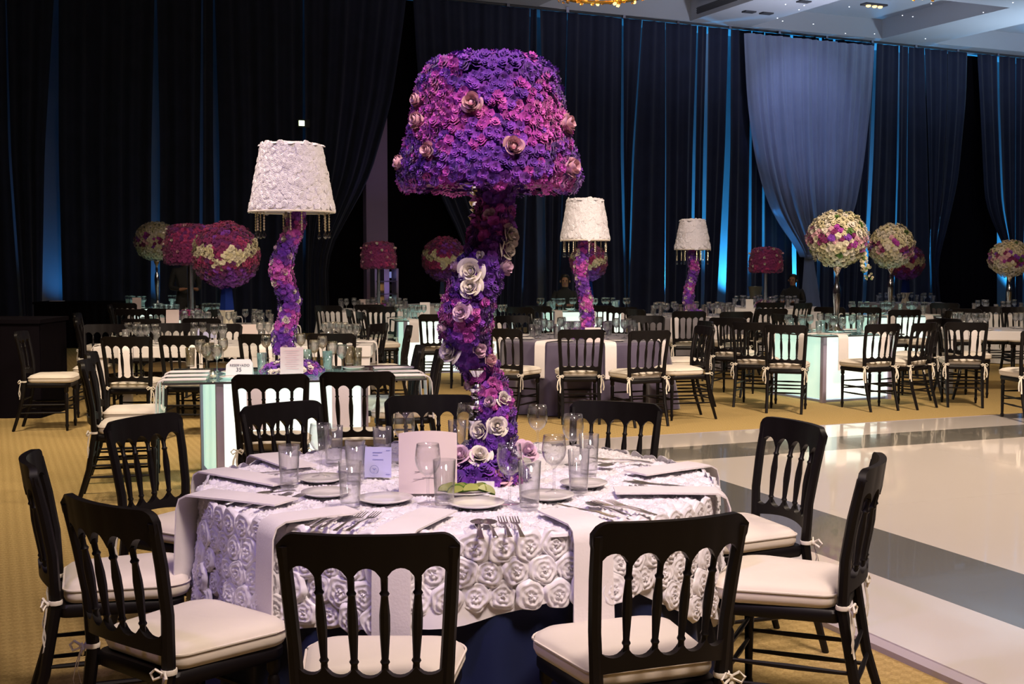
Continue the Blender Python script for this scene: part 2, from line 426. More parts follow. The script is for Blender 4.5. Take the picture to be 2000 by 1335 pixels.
# ------------------------------------------------------------------ drapes
def poly_u(pts):                                  # photo polyline (px,py) -> function height -> along
    tab = sorted([(wallpt(x, y)[1], wallpt(x, y)[0]) for x, y in pts])
    return lambda z: sum(lerp_tab(tab, z + q) for q in (-.4, -.2, 0, .2, .4)) / 5
def drape(left, right, name='drape_panel', m='drape', n0=.0, z0=.0, z1=WTOP, amp=.075, wl=.34, seed=0, nz=22):
    fl, fr = poly_u(left), poly_u(right); rnd = random.Random(seed)
    wtop = fr(z1) - fl(z1); nf = max(1, wtop / wl); ph = rnd.random() * 6.28
    ph2 = rnd.random() * 6.28; nu = max(6, int(nf * 10)); b = MB()
    def f(s, t):
        z = z0 + (z1 - z0) * t; a, c = fl(z), fr(z)
        wv = .5 * (math.sin(s * nf * 6.283 + ph + .25 * math.sin(3 * t + ph2)) + .55 * math.sin(s * nf * 11.3 + ph2)) + .45 * math.sin(s * nf * 2.3 + ph2 + t)
        return wp(a + (c - a) * s, z, n0 + amp * wv * (1 - .5 * t))
    b.grid(f, min(nu, 260), nz)
    return b.obj(name, m, smooth=True, sharp=180)
# gaps: centre px at heights y=-60, 300, 620 and widths there; drapes hang between neighbouring gaps
YS = (-70, 300, 640)
gaps = [((-60, -60, -60), (2, 2, 2)), ((10, 19, 43), (1.5, 5, 5)), ((112, 101, 103), (5, 27, 42)), ((304, 304, 303), (2, 17, 17)), ((395, 393, 391), (1, 5, 3)),
        ((417, 423, 426), (2, 14, 8)), ((592, 594, 594), (2, 5, 4))]
gaps2 = [((1037, 1031, 1018), (1, 3, 4)), ((1050, 1054, 1058), (2, 14, 14)), ((1110, 1101, 1090), (1, 4, 3)), ((1217, 1216, 1224), (1.5, 7, 4)),
         ((1262, 1236, 1224), (1, 5, 5)), ((1299, 1299, 1296), (1, 2.5, 2)), ((1366, 1356, 1350), (1, 6, 5)), ((1384, 1377, 1371), (1, 5, 3)), ((1426, 1420, 1405), (2, 11, 18)), ((1470, 1466, 1463), (1, 3, 4)), ((1494, 1490, 1489), (1, 3, 4)),
         ((1545, 1548, 1552), (3, 9, 6)), ((1602, 1603, 1596), (2, 6, 4)), ((1628, 1632, 1630), (3, 10, 8)), ((1716, 1702, 1684), (1.5, 6, 6)), ((1757, 1752, 1743), (1, 5, 3)), ((1777, 1772, 1771), (1, 4, 3)), ((1800, 1811, 1818), (1, 4, 4))]
def edge(g, s): return [(c + s * w_ / 2, y) for c, w_, y in zip(g[0], g[1], YS)]
panels = []
allp = gaps
for i in range(len(allp) - 1): panels.append(drape(edge(allp[i], 1), edge(allp[i + 1], -1), seed=i))
# the drape pulled aside left of the dark opening, and its partner
panels.append(drape(edge(gaps[-1], 1), [(800, -70), (789, 40), (765, 200), (722, 350), (665, 450), (640, 500), (646, 640)], seed=30))
panels.append(drape([(802, -70), (815, 150), (845, 350), (880, 430), (905, 470), (912, 640)], edge(gaps2[0], -1), seed=31))
for i in range(len(gaps2) - 1): panels.append(drape(edge(gaps2[i], 1), edge(gaps2[i + 1], -1), seed=40 + i))
panels.append(drape(edge(gaps2[-1], 1), [(1850, -70), (1848, 200), (1838, 380), (1822, 515), (1828, 640)], seed=70))
panels.append(drape([(1852, -70), (1851, 200), (1842, 380), (1825, 515), (1832, 640)], [(1896, -70), (1888, 200), (1872, 350), (1850, 440), (1828, 516), (1838, 640)], seed=71))
panels.append(drape([(1899, -70), (1915, 200), (1925, 400), (1956, 470), (1972, 500), (1962, 640)], [(1946, -70), (1948, 200), (1955, 400), (1975, 500), (1970, 640)], seed=72))
panels.append(drape([(1949, -70), (1952, 200), (1959, 400), (1978, 500), (1973, 640)], [(1983, -70), (1982, 200), (1980, 640)], seed=73))
panels.append(drape([(1986, -70), (1986, 200), (1985, 640)], [(2010, -70), (2003, 300), (1996, 640)], seed=74))
panels.append(drape([(2014, -70), (2010, 300), (2003, 640)], [(2160, -70), (2150, 640)], seed=75))
label_row(panels, 'dark navy floor-length drape along the far wall', 'drape', 'navy drapes on the far wall')
for i, o in enumerate(sorted(panels, key=lambda o: o.data.vertices[0].co.dot(WU))):
    pos = ['leftmost'] + [x + ' from the left' for x in ORD[1:20]] + [ 'twenty-%s from the left' % x for x in ORD[:20]]
    o['label'] = 'dark navy floor-length drape along the far wall, ' + pos[min(i, 39)]
# added black sheets standing in for the darkness inside the two openings
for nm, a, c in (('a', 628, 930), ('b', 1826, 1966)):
    o = drape([(a, -70), (a, 640)], [(c, -70), (c, 640)], 'opening_dark_sheet', 'black_cloth', n0=-.36, amp=.02, seed=90)
    tag(o, 'black sheet added for the darkness of the opening behind the ' + ('lit column' if nm == 'a' else 'right-hand tied-back drapes'), 'drape', 'dark opening sheets')
# pale sheer drape tied back, with the tail under its tie
sheer = drape([(1440, 64), (1448, 200), (1462, 300), (1482, 380), (1510, 440), (1550, 490), (1560, 502)], [(1692, 95), (1686, 200), (1672, 330), (1655, 420), (1626, 470), (1585, 496), (1568, 503)],
              'sheer_drape', 'drape_sheer', n0=.33, z0=wallpt(1562, 502)[1], z1=wallpt(1560, 80)[1], amp=.13, wl=.30, seed=5, nz=34)
tag(sheer, 'pale translucent grey-blue drape gathered and tied back at waist height', 'drape')
tl = drape([(1556, 500), (1552, 560), (1548, 640)], [(1571, 500), (1583, 570), (1590, 640)], 'drape_tail', 'drape_sheer', n0=.33, z0=.05, z1=wallpt(1562, 500)[1], amp=.03, wl=.2, seed=6)
tl.parent = sheer
b = MB(); P0 = wp(wallpt(1562, 500)[0], wallpt(1562, 501)[1], .33); b.lathe([(.09, -.05), (.11, 0), (.09, .05)], 14, P0); b.obj('tie_band', 'drape_sheer', sheer)
# track pipe with clamps
b = MB(); b.tube([wp(-6, WTOP + .02, .1), wp(36, WTOP + .02, .1)], .035, 8); tr = b.obj('curtain_track', 'vent_dark'); tag(tr, 'long dark curtain pipe running under the ceiling', 'curtain rail')
for i in range(24):
    b = MB(); b.box((0, 0, 0), (.07, .09, .13), WA); b.obj('clamp', 'pole_silver', tr, loc=wp(-3 + i * 1.55, WTOP + .03, .13))

# ------------------------------------------------------------------ chair
POST = [(-.315, 0, .176), (-.245, .22, .178), (-.205, .45, .183), (-.212, .62, .193), (-.235, .76, .202), (-.262, .885, .209)]   # y, z, x
def post_y(z): return lerp_tab([(q[1], q[0]) for q in POST], z)
def post_x(z): return lerp_tab([(q[1], q[2]) for q in POST], z)
BOW = .042
def back_y(s, z): return post_y(z) - BOW * (1 - min(1, abs(s)) ** 2)
def make_chair_meshes():
    M = {}
    for side in (-1, 1):
        b = MB(); pts = [(side * x, y, z) for (y, z, x) in POST]
        b.tube(pts, [.014, .018, .020, .0185, .0185, .017], 8, 1.0); M['rear_leg%d' % side] = b.mesh('rear_leg', 'black_wood')
        b = MB(); b.lathe([(.011, 0), (.013, .03), (.018, .05), (.013, .07), (.0165, .25), (.0185, .34), (.013, .355), (.021, .37), (.0205, .42)], 10, (side * .178, .165, 0)); M['front_leg%d' % side] = b.mesh('front_leg', 'black_wood')
    # scalloped rails
    def rail(top, bot, ext, th=.012):
        b = MB(); S = []
        for k in range(5):
            for i in range(8 if k < 4 else 9): S.append((-1 + .4 * k + .4 * i / 8, i / 8 * 2 - 1))
        S = [(-1 - ext, -1)] * (1 if ext else 0) + S + [(1 + ext, 1)] * (1 if ext else 0)
        rg = []
        for (s, t) in S:
            zt, zb = top(s, t), bot(s, t)
            r_ = []
            for (z, o_) in ((zt, -th), (zt, th), (zb, th), (zb, -th)):
                x = s * post_x(min(z, .885)); r_.append((x, back_y(s, z) + o_, z))
            rg.append(r_)
        b.rings(rg); return b
    arch = lambda t: math.sqrt(max(0, 1 - min(1, abs(t) / .86) ** 2))
    def ttop(s, t):
        a = abs(s); return .918 - (0 if a < .86 else .032 * ((a - .86) / .22) ** 2)
    M['top_rail'] = rail(ttop, lambda s, t: .797 + .040 * arch(t) if abs(s) <= 1 else .86, .075).mesh('top_rail', 'black_wood', sharp=50)
    M['bottom_rail'] = rail(lambda s, t: .578 - .026 * arch(t), lambda s, t: .505 + .018 * (1 - s * s), 0).mesh('bottom_rail', 'black_wood', sharp=50)
    for i, s in enumerate((-.6, -.2, .2, .6)):
        b = MB(); T = [(0, .0095), (.07, .0085), (.10, .0125), (.13, .009), (.45, .0135), (.6, .0135), (.80, .009), (.83, .013), (.86, .0085), (1, .0095)]
        b.tube([(s * post_x(z), back_y(s, z), z) for z in [.565 + .245 * t for t, r in T]], [r for t, r in T], 8); M['spindle%d' % i] = b.mesh('spindle', 'black_wood')
    def trap(fw, bw, y0, y1, rad, n=5):
        P = []
        for (cx, cy, a0) in ((fw - rad, y1 - rad, 0), (-fw + rad, y1 - rad, 90), (-bw + rad * .6, y0 + rad * .6, 180), (bw - rad * .6, y0 + rad * .6, 270)):
            rr = rad if cy > 0 else rad * .6
            for k in range(n + 1): P.append((cx + rr * math.cos(R(a0 + 90 * k / n)), cy + rr * math.sin(R(a0 + 90 * k / n))))
        return P
    b = MB(); P = trap(.212, .188, -.205, .205, .06)
    b.rings([[(x * .97, y * .97, .405) for x, y in P], [(x, y, .415) for x, y in P], [(x, y, .438) for x, y in P], [(x * .96, y * .96, .448) for x, y in P]]); M['seat'] = b.mesh('seat', 'black_wood')
    b = MB(); P = trap(.222, .190, -.185, .222, .085, 7)
    lay = [(.88, .446), (.97, .452), (1.0, .468), (1.0, .485), (.97, .503), (.90, .515), (.75, .524), (.4, .529), (.05, .530)]
    b.rings([[(x * k, y * k + .004, z + (.004 * math.sin(9 * x) * math.cos(7 * y) if k < .95 else 0)) for x, y in P] for k, z in lay]); M['cushion'] = b.mesh('cushion', 'cushion', sharp=180)
    b = MB(); ring = trap(.2235, .1915, -.1865, .2235, .086, 7); b.tube([(x, y + .004, .494) for x, y in ring + ring[:1]], .0035, 5); M['piping'] = b.mesh('piping', 'cushion')
    for side in (-1, 1):
        b = MB(); x, y = side * .186, -.206
        b.lathe([(.0225, -.007), (.024, 0), (.0225, .007)], 10, (x, y, .462))
        def rib(pts, w_=.008):
            p0 = [Vector(p) for p in pts]; L = [p + Vector((w_ * .75, -w_ * .3, 0)) for p in p0]; Rr = [p - Vector((w_ * .75, -w_ * .3, 0)) for p in p0]
            vs = [q for a in zip(L, Rr) for q in a]; b.add(vs, [(2 * i, 2 * i + 1, 2 * i + 3, 2 * i + 2) for i in range(len(p0) - 1)])
        kx, ky = x + side * .012, y - .026
        rib([(kx, ky, .462), (kx + side * .004, ky - .014, .40), (kx - side * .004, ky - .006, .345), (kx, ky - .016, .30)])
        rib([(kx, ky, .462), (kx + side * .022, ky - .006, .41), (kx + side * .028, ky - .014, .36), (kx + side * .022, ky - .01, .325)])
        for d in (-1, 1):
            b.tube([(kx, ky, .462), (kx + d * .020, ky - .012, .476), (kx + d * .036, ky - .016, .462), (kx + d * .026, ky - .014, .446), (kx, ky, .460)], .0042, 5)
        b.ball((kx, ky, .461), .009, 6, 4)
        M['tie%d' % side] = b.mesh('tie', 'ribbon')
    for nm, a, c in (('sl0', (-.178, .165, .17), (-.178, -.262, .17)), ('sl1', (-.178, .165, .245), (-.179, -.243, .245)), ('sr0', (.178, .165, .17), (.178, -.262, .17)), ('sr1', (.178, .165, .245), (.179, -.243, .245)),
                     ('fr0', (-.178, .165, .215), (.178, .165, .215)), ('fr1', (-.178, .165, .29), (.178, .165, .29)), ('bk0', (-.178, -.25, .21), (.178, -.25, .21)), ('bk1', (-.18, -.23, .29), (.18, -.23, .29))):
        b = MB(); a = Vector(a); c = Vector(c); b.tube([a, a.lerp(c, .12), a.lerp(c, .5), a.lerp(c, .88), c], [.006, .0075, .010, .0075, .006], 7); M['st_' + nm] = b.mesh('stretcher', 'black_wood')
    return M
CM = make_chair_meshes()
def chair(bx, by, face, label=None, group=None):           # bx, by: where the top rail stands; face: where the sitter looks
    d = Vector((math.cos(R(face)), math.sin(R(face))))
    o = empty('spindle_back_chair', (bx + d.x * .272, by + d.y * .272, 0), R(face - 90))
    for side in (-1, 1):
        put('rear_leg', CM['rear_leg%d' % side], o); put('front_leg', CM['front_leg%d' % side], o)
    put('top_rail', CM['top_rail'], o); put('bottom_rail', CM['bottom_rail'], o)
    for i in range(4): put('spindle', CM['spindle%d' % i], o)
    put('seat', CM['seat'], o)
    c = put('cushion', CM['cushion'], o); c['label'] = 'cream padded seat cushion'
    put('piping', CM['piping'], c)
    for side in (-1, 1): put('tie', CM['tie%d' % side], c)
    for k in CM:
        if k.startswith('st_'): put('stretcher', CM[k], o)
    if label: tag(o, label, 'chair', group)
    return o
def chairpx(px, py, face, label=None, group=None):
    p = at(px, py, .912); return chair(p.x, p.y, face, label, group)

# ------------------------------------------------------------------ flowers
def floret_tmpl(n=13, layers=3, seed=0):
    rnd = random.Random(seed); V = []; F = []
    Ls = [(.004, .15, .36, .47), (.09, .29, .30, .42), (.18, .42, .20, .29), (.26, .51, .04, .08)]
    if layers == 2: Ls = [(.004, .20, .36, .46), (.13, .37, .26, .33), (.22, .50, .06, .08)]
    for li, (ri, ro, zi, zo) in enumerate(Ls):
        o = len(V); ph = rnd.random() * 6.28
        for j in range(n):
            th = ph + 6.2832 * j / n; V.append((ri * math.cos(th), ri * math.sin(th), zi))
        for j in range(n):
            th = ph + 6.2832 * (j + rnd.uniform(-.3, .3)) / n; k = 1 + rnd.uniform(-.13, .13) + (.05 if j % 2 else -.05)
            V.append((ro * k * math.cos(th), ro * k * math.sin(th), zo + (.055 if j % 2 else -.055) + rnd.uniform(-.03, .03)))
        for j in range(n):
            k = (j + 1) % n; F.append((o + j, o + k, o + n + k, o + n + j))
    return np.array(V), F
FLT = [floret_tmpl(13, 3, s) for s in range(3)]
FLT_LO = [floret_tmpl(9, 2, s) for s in range(3)]
def rose_mb(open_=1.0, seed=0):
    rnd = random.Random(seed); b = MB(); b.lathe([(.03, -.18), (.13, -.10), (.14, .06), (.10, .22), (.05, .30), (.01, .29)], 10); N_ = 15
    for i in range(N_):
        t = i / (N_ - 1); ang = i * 2.39996 + rnd.uniform(-.15, .15); rb = .05 + .10 * t; rt = (.09 + .43 * t ** 1.25) * (1 if i < 7 else open_); zt = .46 - .30 * t ** 1.6 * open_ + rnd.uniform(-.02, .02); zb = -.16; wd = 2.5 - 1.15 * t; cl = .015 + .16 * t * open_
        def f(u, v, ang=ang, rb=rb, rt=rt, zt=zt, zb=zb, wd=wd, cl=cl):
            su = 2 * u - 1; a = ang + su * wd / 2 * (.55 + .45 * math.sin(min(1, v * 1.5) * 1.57)); bul = math.sin(v * 2.0) * .06
            r = lerp(rb, rt, v ** .9) + bul - .05 * su * su * v + (cl * (v - .72) * 1.8 if v > .72 else 0)
            z = lerp(zb, zt, v ** .75) * 1.0 - .12 * su * su * v - (cl * (v - .72) * 1.3 if v > .72 else 0)
            return (r * math.cos(a), r * math.sin(a), z)
        b.grid(f, 6, 6)
    return b
RB = rose_mb(1.0, 1); RBUD = rose_mb(.62, 2)
ROSE = {m: RB.mesh('rose', m, sharp=180) for m in ('rose_pink', 'rose_cream', 'rose_lilac')}
BUD = {m: RBUD.mesh('rose', m, sharp=180) for m in ('rose_pink', 'rose_cream', 'rose_lilac')}
FM = {}
def floret_mesh(ti, m, lo=False):
    k = (ti, m, lo)
    if k not in FM:
        tv, tf = (FLT_LO if lo else FLT)[ti]
        me = bpy.data.meshes.new('blossom'); me.from_pydata(tv.tolist(), [], tf); me.materials.append(MATS[m])
        me.polygons.foreach_set('use_smooth', [True] * len(tf)); me.update(); FM[k] = me
    return FM[k]
def lump(p, k=7.0, ph=0.0):                     # soft clustering of colours
    return math.sin(k * p[0] + ph) * math.cos(k * .9 * p[1] - 1.3 * ph) + math.sin(k * 1.3 * p[2] + 2.1 * ph)
def plant_flowers(parent, spots, mats, pick, nparts, base, lo=False, name='blossom'):
    """spots: (point, normal, size); the nparts facing the room's viewer become parts, the rest one joined part"""
    cpos = Vector((0, 0, CAM_H)); sc_ = []
    for i, (p, n, s) in enumerate(spots):
        v = (cpos - (Vector(base) + Vector(p))).normalized(); sc_.append((-Vector(n).normalized().dot(v), i))
    sc_.sort(); front = set(i for _, i in sc_[:nparts]); rest = []
    for i, (p, n, s) in enumerate(spots):
        mi = pick(p); ti = random.randrange(3); mx = frame_to(n, p, random.uniform(0, 6.28), s)
        if i in front: put(name, floret_mesh(ti, mats[mi], lo), parent, mtx=mx)
        else: rest.append((mx, ti, mi))
    if rest: join_copies(name + 's', FLT_LO, rest, mats, parent)
def surf_rings(prof, d, jit=.25, nrm=None):
    """spots over a surface of revolution in a golden-angle spread; prof: list of (r, z) from bottom to top"""
    seg = []; tot = 0
    for (a, c) in zip(prof, prof[1:]):
        A = math.pi * (a[0] + c[0]) * math.hypot(c[0] - a[0], c[1] - a[1]); seg.append((a, c, A)); tot += A
    n = int(tot / (d * d * .66)); out = []
    for i in range(n):
        q = tot * (i + .5) / n
        for (a, c, A) in seg:
            if q <= A: break
            q -= A
        f = q / A; dr = c[0] - a[0]                        # invert the area of a cone strip
        if abs(dr) < 1e-6: t = f
        else: t = (math.sqrt(max(0, a[0] ** 2 + f * (c[0] ** 2 - a[0] ** 2))) - a[0]) / dr
        r = lerp(a[0], c[0], t); z = lerp(a[1], c[1], t); nr, nz = (c[1] - a[1]), -dr
        th = i * 2.39996 + random.uniform(-jit, jit) * d / max(r, d); e = random.uniform(-jit, jit) * d
        nn = Vector((nr * math.cos(th), nr * math.sin(th), nz)).normalized()
        nn2 = (nn + Vector((random.uniform(-.3, .3), random.uniform(-.3, .3), random.uniform(-.3, .3))) * (jit / .25)).normalized()
        out.append((Vector((r * math.cos(th), r * math.sin(th), z)) + Vector((0, 0, e * (0 if abs(nz) > abs(nr) else 1))) + nn * random.uniform(-.12, .15) * d * (jit / .25), nn2, d * random.uniform(.95, 1.4)))
    return out
def column_spots(path, d):
    out = []; P = [Vector(p[:3]) for p in path]; rr = [p[3] for p in path]; L = [0]; A = [0]
    for k in range(len(P) - 1):
        l = (P[k + 1] - P[k]).length; L.append(L[-1] + l); A.append(A[-1] + math.pi * (rr[k] + rr[k + 1]) * l)
    n = int(A[-1] / (d * d * .60))
    for i in range(n):
        q = lerp_tab(list(zip(A, L)), A[-1] * (i + .5) / n)
        c = Vector([lerp_tab([(l, p[k]) for l, p in zip(L, P)], q) for k in range(3)]); r = lerp_tab(list(zip(L, rr)), q)
        th = i * 2.39996 + random.uniform(-.2, .2); u = Vector((math.cos(th), math.sin(th), 0))
        out.append((c + u * (r * random.uniform(.9, 1.1)), u + Vector((random.uniform(-.3, .3), random.uniform(-.3, .3), random.uniform(-.4, .4))), d * random.uniform(.95, 1.4)))
    return out
PURP = ['purple_a', 'purple_b', 'magenta_a', 'magenta_b']
def pick_purp(p, ph=0.0):
    v = lump(p, 15.0, ph) + .1 + random.uniform(-1.1, 1.1)
    return 3 if v > 1.15 else 2 if v > .3 else 1 if v > -.5 else 0
def put_rose(parent, p, n, s, m, bud=False):
    return put('rose', (BUD if bud else ROSE)[m], parent, mtx=frame_to(n, p, random.uniform(0, 6.28), s))

def silver_pole(parent, z0, z1, r=.02, step=.055):
    b = MB(); prof = []; z = z0; k = 0
    while z < z1 - step:
        prof += [(r * .55, z), (r * 1.05, z + step * .18), (r * .62, z + step * .3), (r * .95, z + step * .42), (r * 1.15, z + step * .62), (r * .7, z + step * .82)] if k % 3 else [(r * .55, z), (r * .6, z + step * .25), (r * 1.25, z + step * .7), (r * 1.25, z + step * .78)]
        z += step; k += 1
    b.lathe(prof, 14); o = b.obj('pole', 'silver', parent, sharp=60); o['label'] = 'turned silver pole'; return o

# ------------------------------------------------------------------ glassware, china, cutlery
def goblet_mesh(n, h=.20, name='glass'):
    s = h / .20; b = MB()
    P = [(.001, .002), (.034, .002), (.035, .004), (.012, .008), (.0045, .014), (.004, .05), (.0045, .085), (.010, .094), (.028, .108), (.039, .128), (.0425, .15), (.040, .178), (.0365, .20)]
    I = [(.0352, .20), (.0387, .178), (.041, .15), (.0375, .129), (.027, .11), (.009, .098), (.001, .096)]
    b.lathe([(r * s, z * s) for r, z in P + I], n, cap0=False, cap1=False); return b.mesh('goblet', name, sharp=180)
def tumbler_mesh(n, h=.15, gm='glass'):
    b = MB(); b.lathe([(.001, .001), (.030, .001), (.0315, .006), (.0375, h), (.0362, h), (.0302, .016), (.001, .014)], n, cap0=False, cap1=False); return b.mesh('tumbler', gm, sharp=180)
GOB_HI, GOB_MID, GOB_LO = goblet_mesh(24), goblet_mesh(18, name='glass_mid'), goblet_mesh(10, name='glass_mid')
TUM_HI, TUM_MID, TUM_LO = tumbler_mesh(24), tumbler_mesh(18, gm='glass_mid'), tumbler_mesh(10, gm='glass_mid')
def plate_mesh(r=.085, n=28):
    b = MB(); b.lathe([(.001, .004), (r * .6, .004), (r * .62, 0), (r * .66, 0), (r, .012), (r, .015), (r * .68, .008), (.001, .007)], n, cap0=False, cap1=False); return b.mesh('plate', 'china', sharp=180)
PLATE = plate_mesh(); PLATE_LO = plate_mesh(.085, 14)
def cutlery():
    D = {}
    def stem(b, L, w0, w1, z=.004):
        rg = []
        for (y, w_, h) in ((0, w0, .0), (.03, w0 * .8, .001), (L * .6, w1, .004), (L, w1 * .9, .002)):
            rg.append([(-w_, y, h), (w_, y, h), (w_, y, h + .0025), (-w_, y, h + .0025)])
        b.rings(rg)
    b = MB(); stem(b, .125, .006, .0028)
    b.rings([[(-.0028, .125, .002), (.0028, .125, .002), (.0028, .125, .0045), (-.0028, .125, .0045)], [(-.011, .15, .0), (.011, .15, .0), (.011, .15, .002), (-.011, .15, .002)], [(-.0115, .158, .0005), (.0115, .158, .0005), (.0115, .158, .0025), (-.0115, .158, .0025)]])
    for k in range(4):
        x = -.0098 + k * .0065; b.rings([[(x - .0018, .157, .0005), (x + .0018, .157, .0005), (x + .0018, .157, .0025), (x - .0018, .157, .0025)], [(x - .001, .205, .006), (x + .001, .205, .006), (x + .001, .205, .0075), (x - .001, .205, .0075)]])
    D['fork'] = b.mesh('fork', 'steel', sharp=50)
    b = MB(); stem(b, .135, .006, .0028)
    b.grid(lambda s, t: (.021 * math.sin(math.pi * min(1, .06 + t * .94)) ** .7 * (s * 2 - 1), .132 + .068 * t, .005 - .006 * (1 - (2 * s - 1) ** 2) * math.sin(math.pi * t)), 6, 8); D['spoon'] = b.mesh('spoon', 'steel', sharp=180)
    b = MB(); stem(b, .10, .007, .005)
    b.rings([[(-.005, .10, .002), (.005, .10, .002), (.005, .10, .004), (-.005, .10, .004)], [(-.009, .15, .001), (.006, .15, .001), (.006, .15, .002), (-.009, .15, .002)], [(-.004, .22, .001), (.005, .225, .001), (.005, .225, .002), (-.004, .22, .002)]]); D['knife'] = b.mesh('knife', 'steel', sharp=50)
    return D
CUT = cutlery()
def napkin(S, E, w_, L, zt, name='napkin', drop_out=.02, flare=1.0, mname='linen'):
    S = Vector((S[0], S[1], 0)); E = Vector((E[0], E[1], 0)); d = (E - S).normalized(); n = Vector((-d.y, d.x, 0)); ln = (E - S).length
    path = [(0, zt + .006), (ln * .5, zt + .007), (ln - .01, zt + .006)]
    if L > 0: path += [(ln + drop_out * .6, zt - .008), (ln + drop_out, zt - .04), (ln + drop_out * 1.15, zt - L * .5), (ln + drop_out * 1.3, zt - L)]
    o_ = Vector((S.x, S.y, 0)); b = MB(); rg = []
    for i, (a, z) in enumerate(path):
        drop = i > 3; t = .006 if not drop else .005
        ww = w_ * (1 if not drop else lerp(1, flare, (zt - z) / max(L, .01)))
        c = d * a
        up = Vector((0, 0, t)) if not drop else d * t
        if i == 3: up = (d + Vector((0, 0, 1))) * (t * .7)
        A, B_ = c - n * ww / 2, c + n * ww / 2
        rg.append([A + Vector((0, 0, z)), B_ + Vector((0, 0, z)), B_ + Vector((0, 0, z)) + up, c + Vector((0, 0, z)) + up * 1.25, A + Vector((0, 0, z)) + up])
    b.rings(rg); return b.obj(name, mname, loc=o_, sharp=60)

# ------------------------------------------------------------------ FOREGROUND ROUND TABLE
T1 = Vector((-.19, 4.5, 0)); T1R = .91; ZT = .765; ZI = .783
tbl = empty('round_table', T1); tag(tbl, 'round foreground table hidden under navy skirt and white rosette cloth', 'table')
b = MB(); b.lathe([(.001, .72), (.885, .72), (.885, .755), (.001, .755)], 48, cap0=False, cap1=False); b.obj('table_top', 'dark_wall', tbl)
b = MB(); b.lathe([(.25, 0), (.25, .03), (.05, .05), (.04, .72)], 20); b.obj('pedestal', 'vent_dark', tbl)
b = MB()
b.grid(lambda s, t: ((.905 + .03 * t * math.sin(s * 6.2832 * 30) + .05 * t) * math.cos(6.2832 * s), (.905 + .03 * t * math.sin(s * 6.2832 * 30) + .05 * t) * math.sin(6.2832 * s), .757 - .752 * t), 240, 6, True)
sk = b.obj('table_skirt', 'navy_skirt', sharp=180, loc=T1); tag(sk, 'navy blue pleated skirt under the white rosette tablecloth', 'table skirt')
HEM = [(-180, .29), (-150, .37), (-125, .455), (-100, .50), (-85, .515), (-70, .575), (-55, .575), (-40, .45), (-20, .34), (0, .33), (40, .42), (90, .5), (140, .42), (180, .29)]
def hem(a): return lerp_tab(HEM, ((math.degrees(a) + 180) % 360) - 180)
def cloth_pt(a, t):
    r = .925 + .035 * t + .022 * t * math.sin(a * 11 + 1) + .012 * t * math.sin(a * 23)
    return Vector((r * math.cos(a), r * math.sin(a), ZT - .012 * (1 - t) ** 2 * 0 - t * (ZT - hem(a))))
cl = empty('rosette_tablecloth', T1); tag(cl, 'white satin tablecloth covered in ribbon rosettes on the foreground round table', 'tablecloth')
b = MB(); rg = [[(r * math.cos(6.2832 * k / 120), r * math.sin(6.2832 * k / 120), z) for k in range(120)] for (r, z) in ((.02, ZT - .003), (.5, ZT - .003), (.90, ZT - .003), (.918, ZT - .008))]
for j in range(1, 9): rg.append([cloth_pt(6.2832 * k / 120, j / 8) for k in range(120)])
b.rings(rg, True, True, False); b.obj('cloth', 'satin', cl, sharp=180)
b = MB(); V = []
def rosette(b, turns=2.6, na=32, nr=13):
    V = [(0, 0, .019)]; F = []
    for k in range(1, nr + 1):
        for j in range(na):
            th = 6.2832 * j / na; r0 = k / nr; rr = r0 * (1 + (.07 * math.sin(5 * th + turns * 3) + .04 * math.sin(3 * th + turns)) * r0)
            f = (r0 * turns - j / na) % 1.0                     # overlapping ribbon turns
            st = .0085 * f ** 1.6 * (1 - .15 * r0) + .0012 * math.sin(7 * th + 9 * r0)
            V.append((.047 * rr * math.cos(th), .047 * rr * math.sin(th), (.009 * math.sqrt(max(0, 1 - r0 ** 3)) + st) if k < nr else -.003))
    for j in range(na): F.append((0, 1 + j, 1 + (j + 1) % na))
    for k in range(nr - 1):
        for j in range(na):
            a = 1 + k * na + j; c = 1 + k * na + (j + 1) % na; F.append((a, a + na, c + na, c))
    b.add(V, F)
RS = []
for sd in range(3):
    b = MB(); rosette(b, 2.7 + .3 * sd); RS.append(b.mesh('rosette', 'satin', sharp=180))
RST = [(np.array([tuple(v.co) for v in m.vertices]), [tuple(p.vertices) for p in m.polygons]) for m in RS]
spots_ = []; dR = .081
for i in range(-14, 15):
    for j in range(-14, 15):
        x = dR * (i + .5 * (j % 2)); y = dR * .866 * j
        if math.hypot(x, y) < .905: spots_.append((Vector((x + random.uniform(-.006, .006), y + random.uniform(-.006, .006), ZT - .003)), Vector((0, 0, 1)), random.uniform(.92, 1.06)))
for row in range(7):
    na = 72
    for k in range(na):
        a = 6.2832 * (k + .5 * (row % 2)) / na; dz = .03 + row * .072; H_ = ZT - hem(a)
        if dz > H_ - .012: continue
        p = cloth_pt(a, dz / H_); spots_.append((p, Vector((math.cos(a + random.uniform(-.1, .1)), math.sin(a), .06 + random.uniform(-.1, .1))), random.uniform(.96, 1.14)))
cp = Vector((0, 0, CAM_H)); sc_ = []
for i, (p, n, s) in enumerate(spots_):
    v = cp - (T1 + p); sc_.append(((0 if n.dot(v) > -.02 else 1, v.length), i))
sc_.sort(); front = set(i for _, i in sc_[:300]); rest = []
for i, (p, n, s) in enumerate(spots_):
    mx = frame_to(n, p, random.uniform(0, 6.28), s); k = random.randrange(3)
    if i in front: put('rosette', RS[k], cl, mtx=mx)
    else: rest.append((mx, k, 0))
join_copies('rosettes', RST, rest, ['satin'], cl)

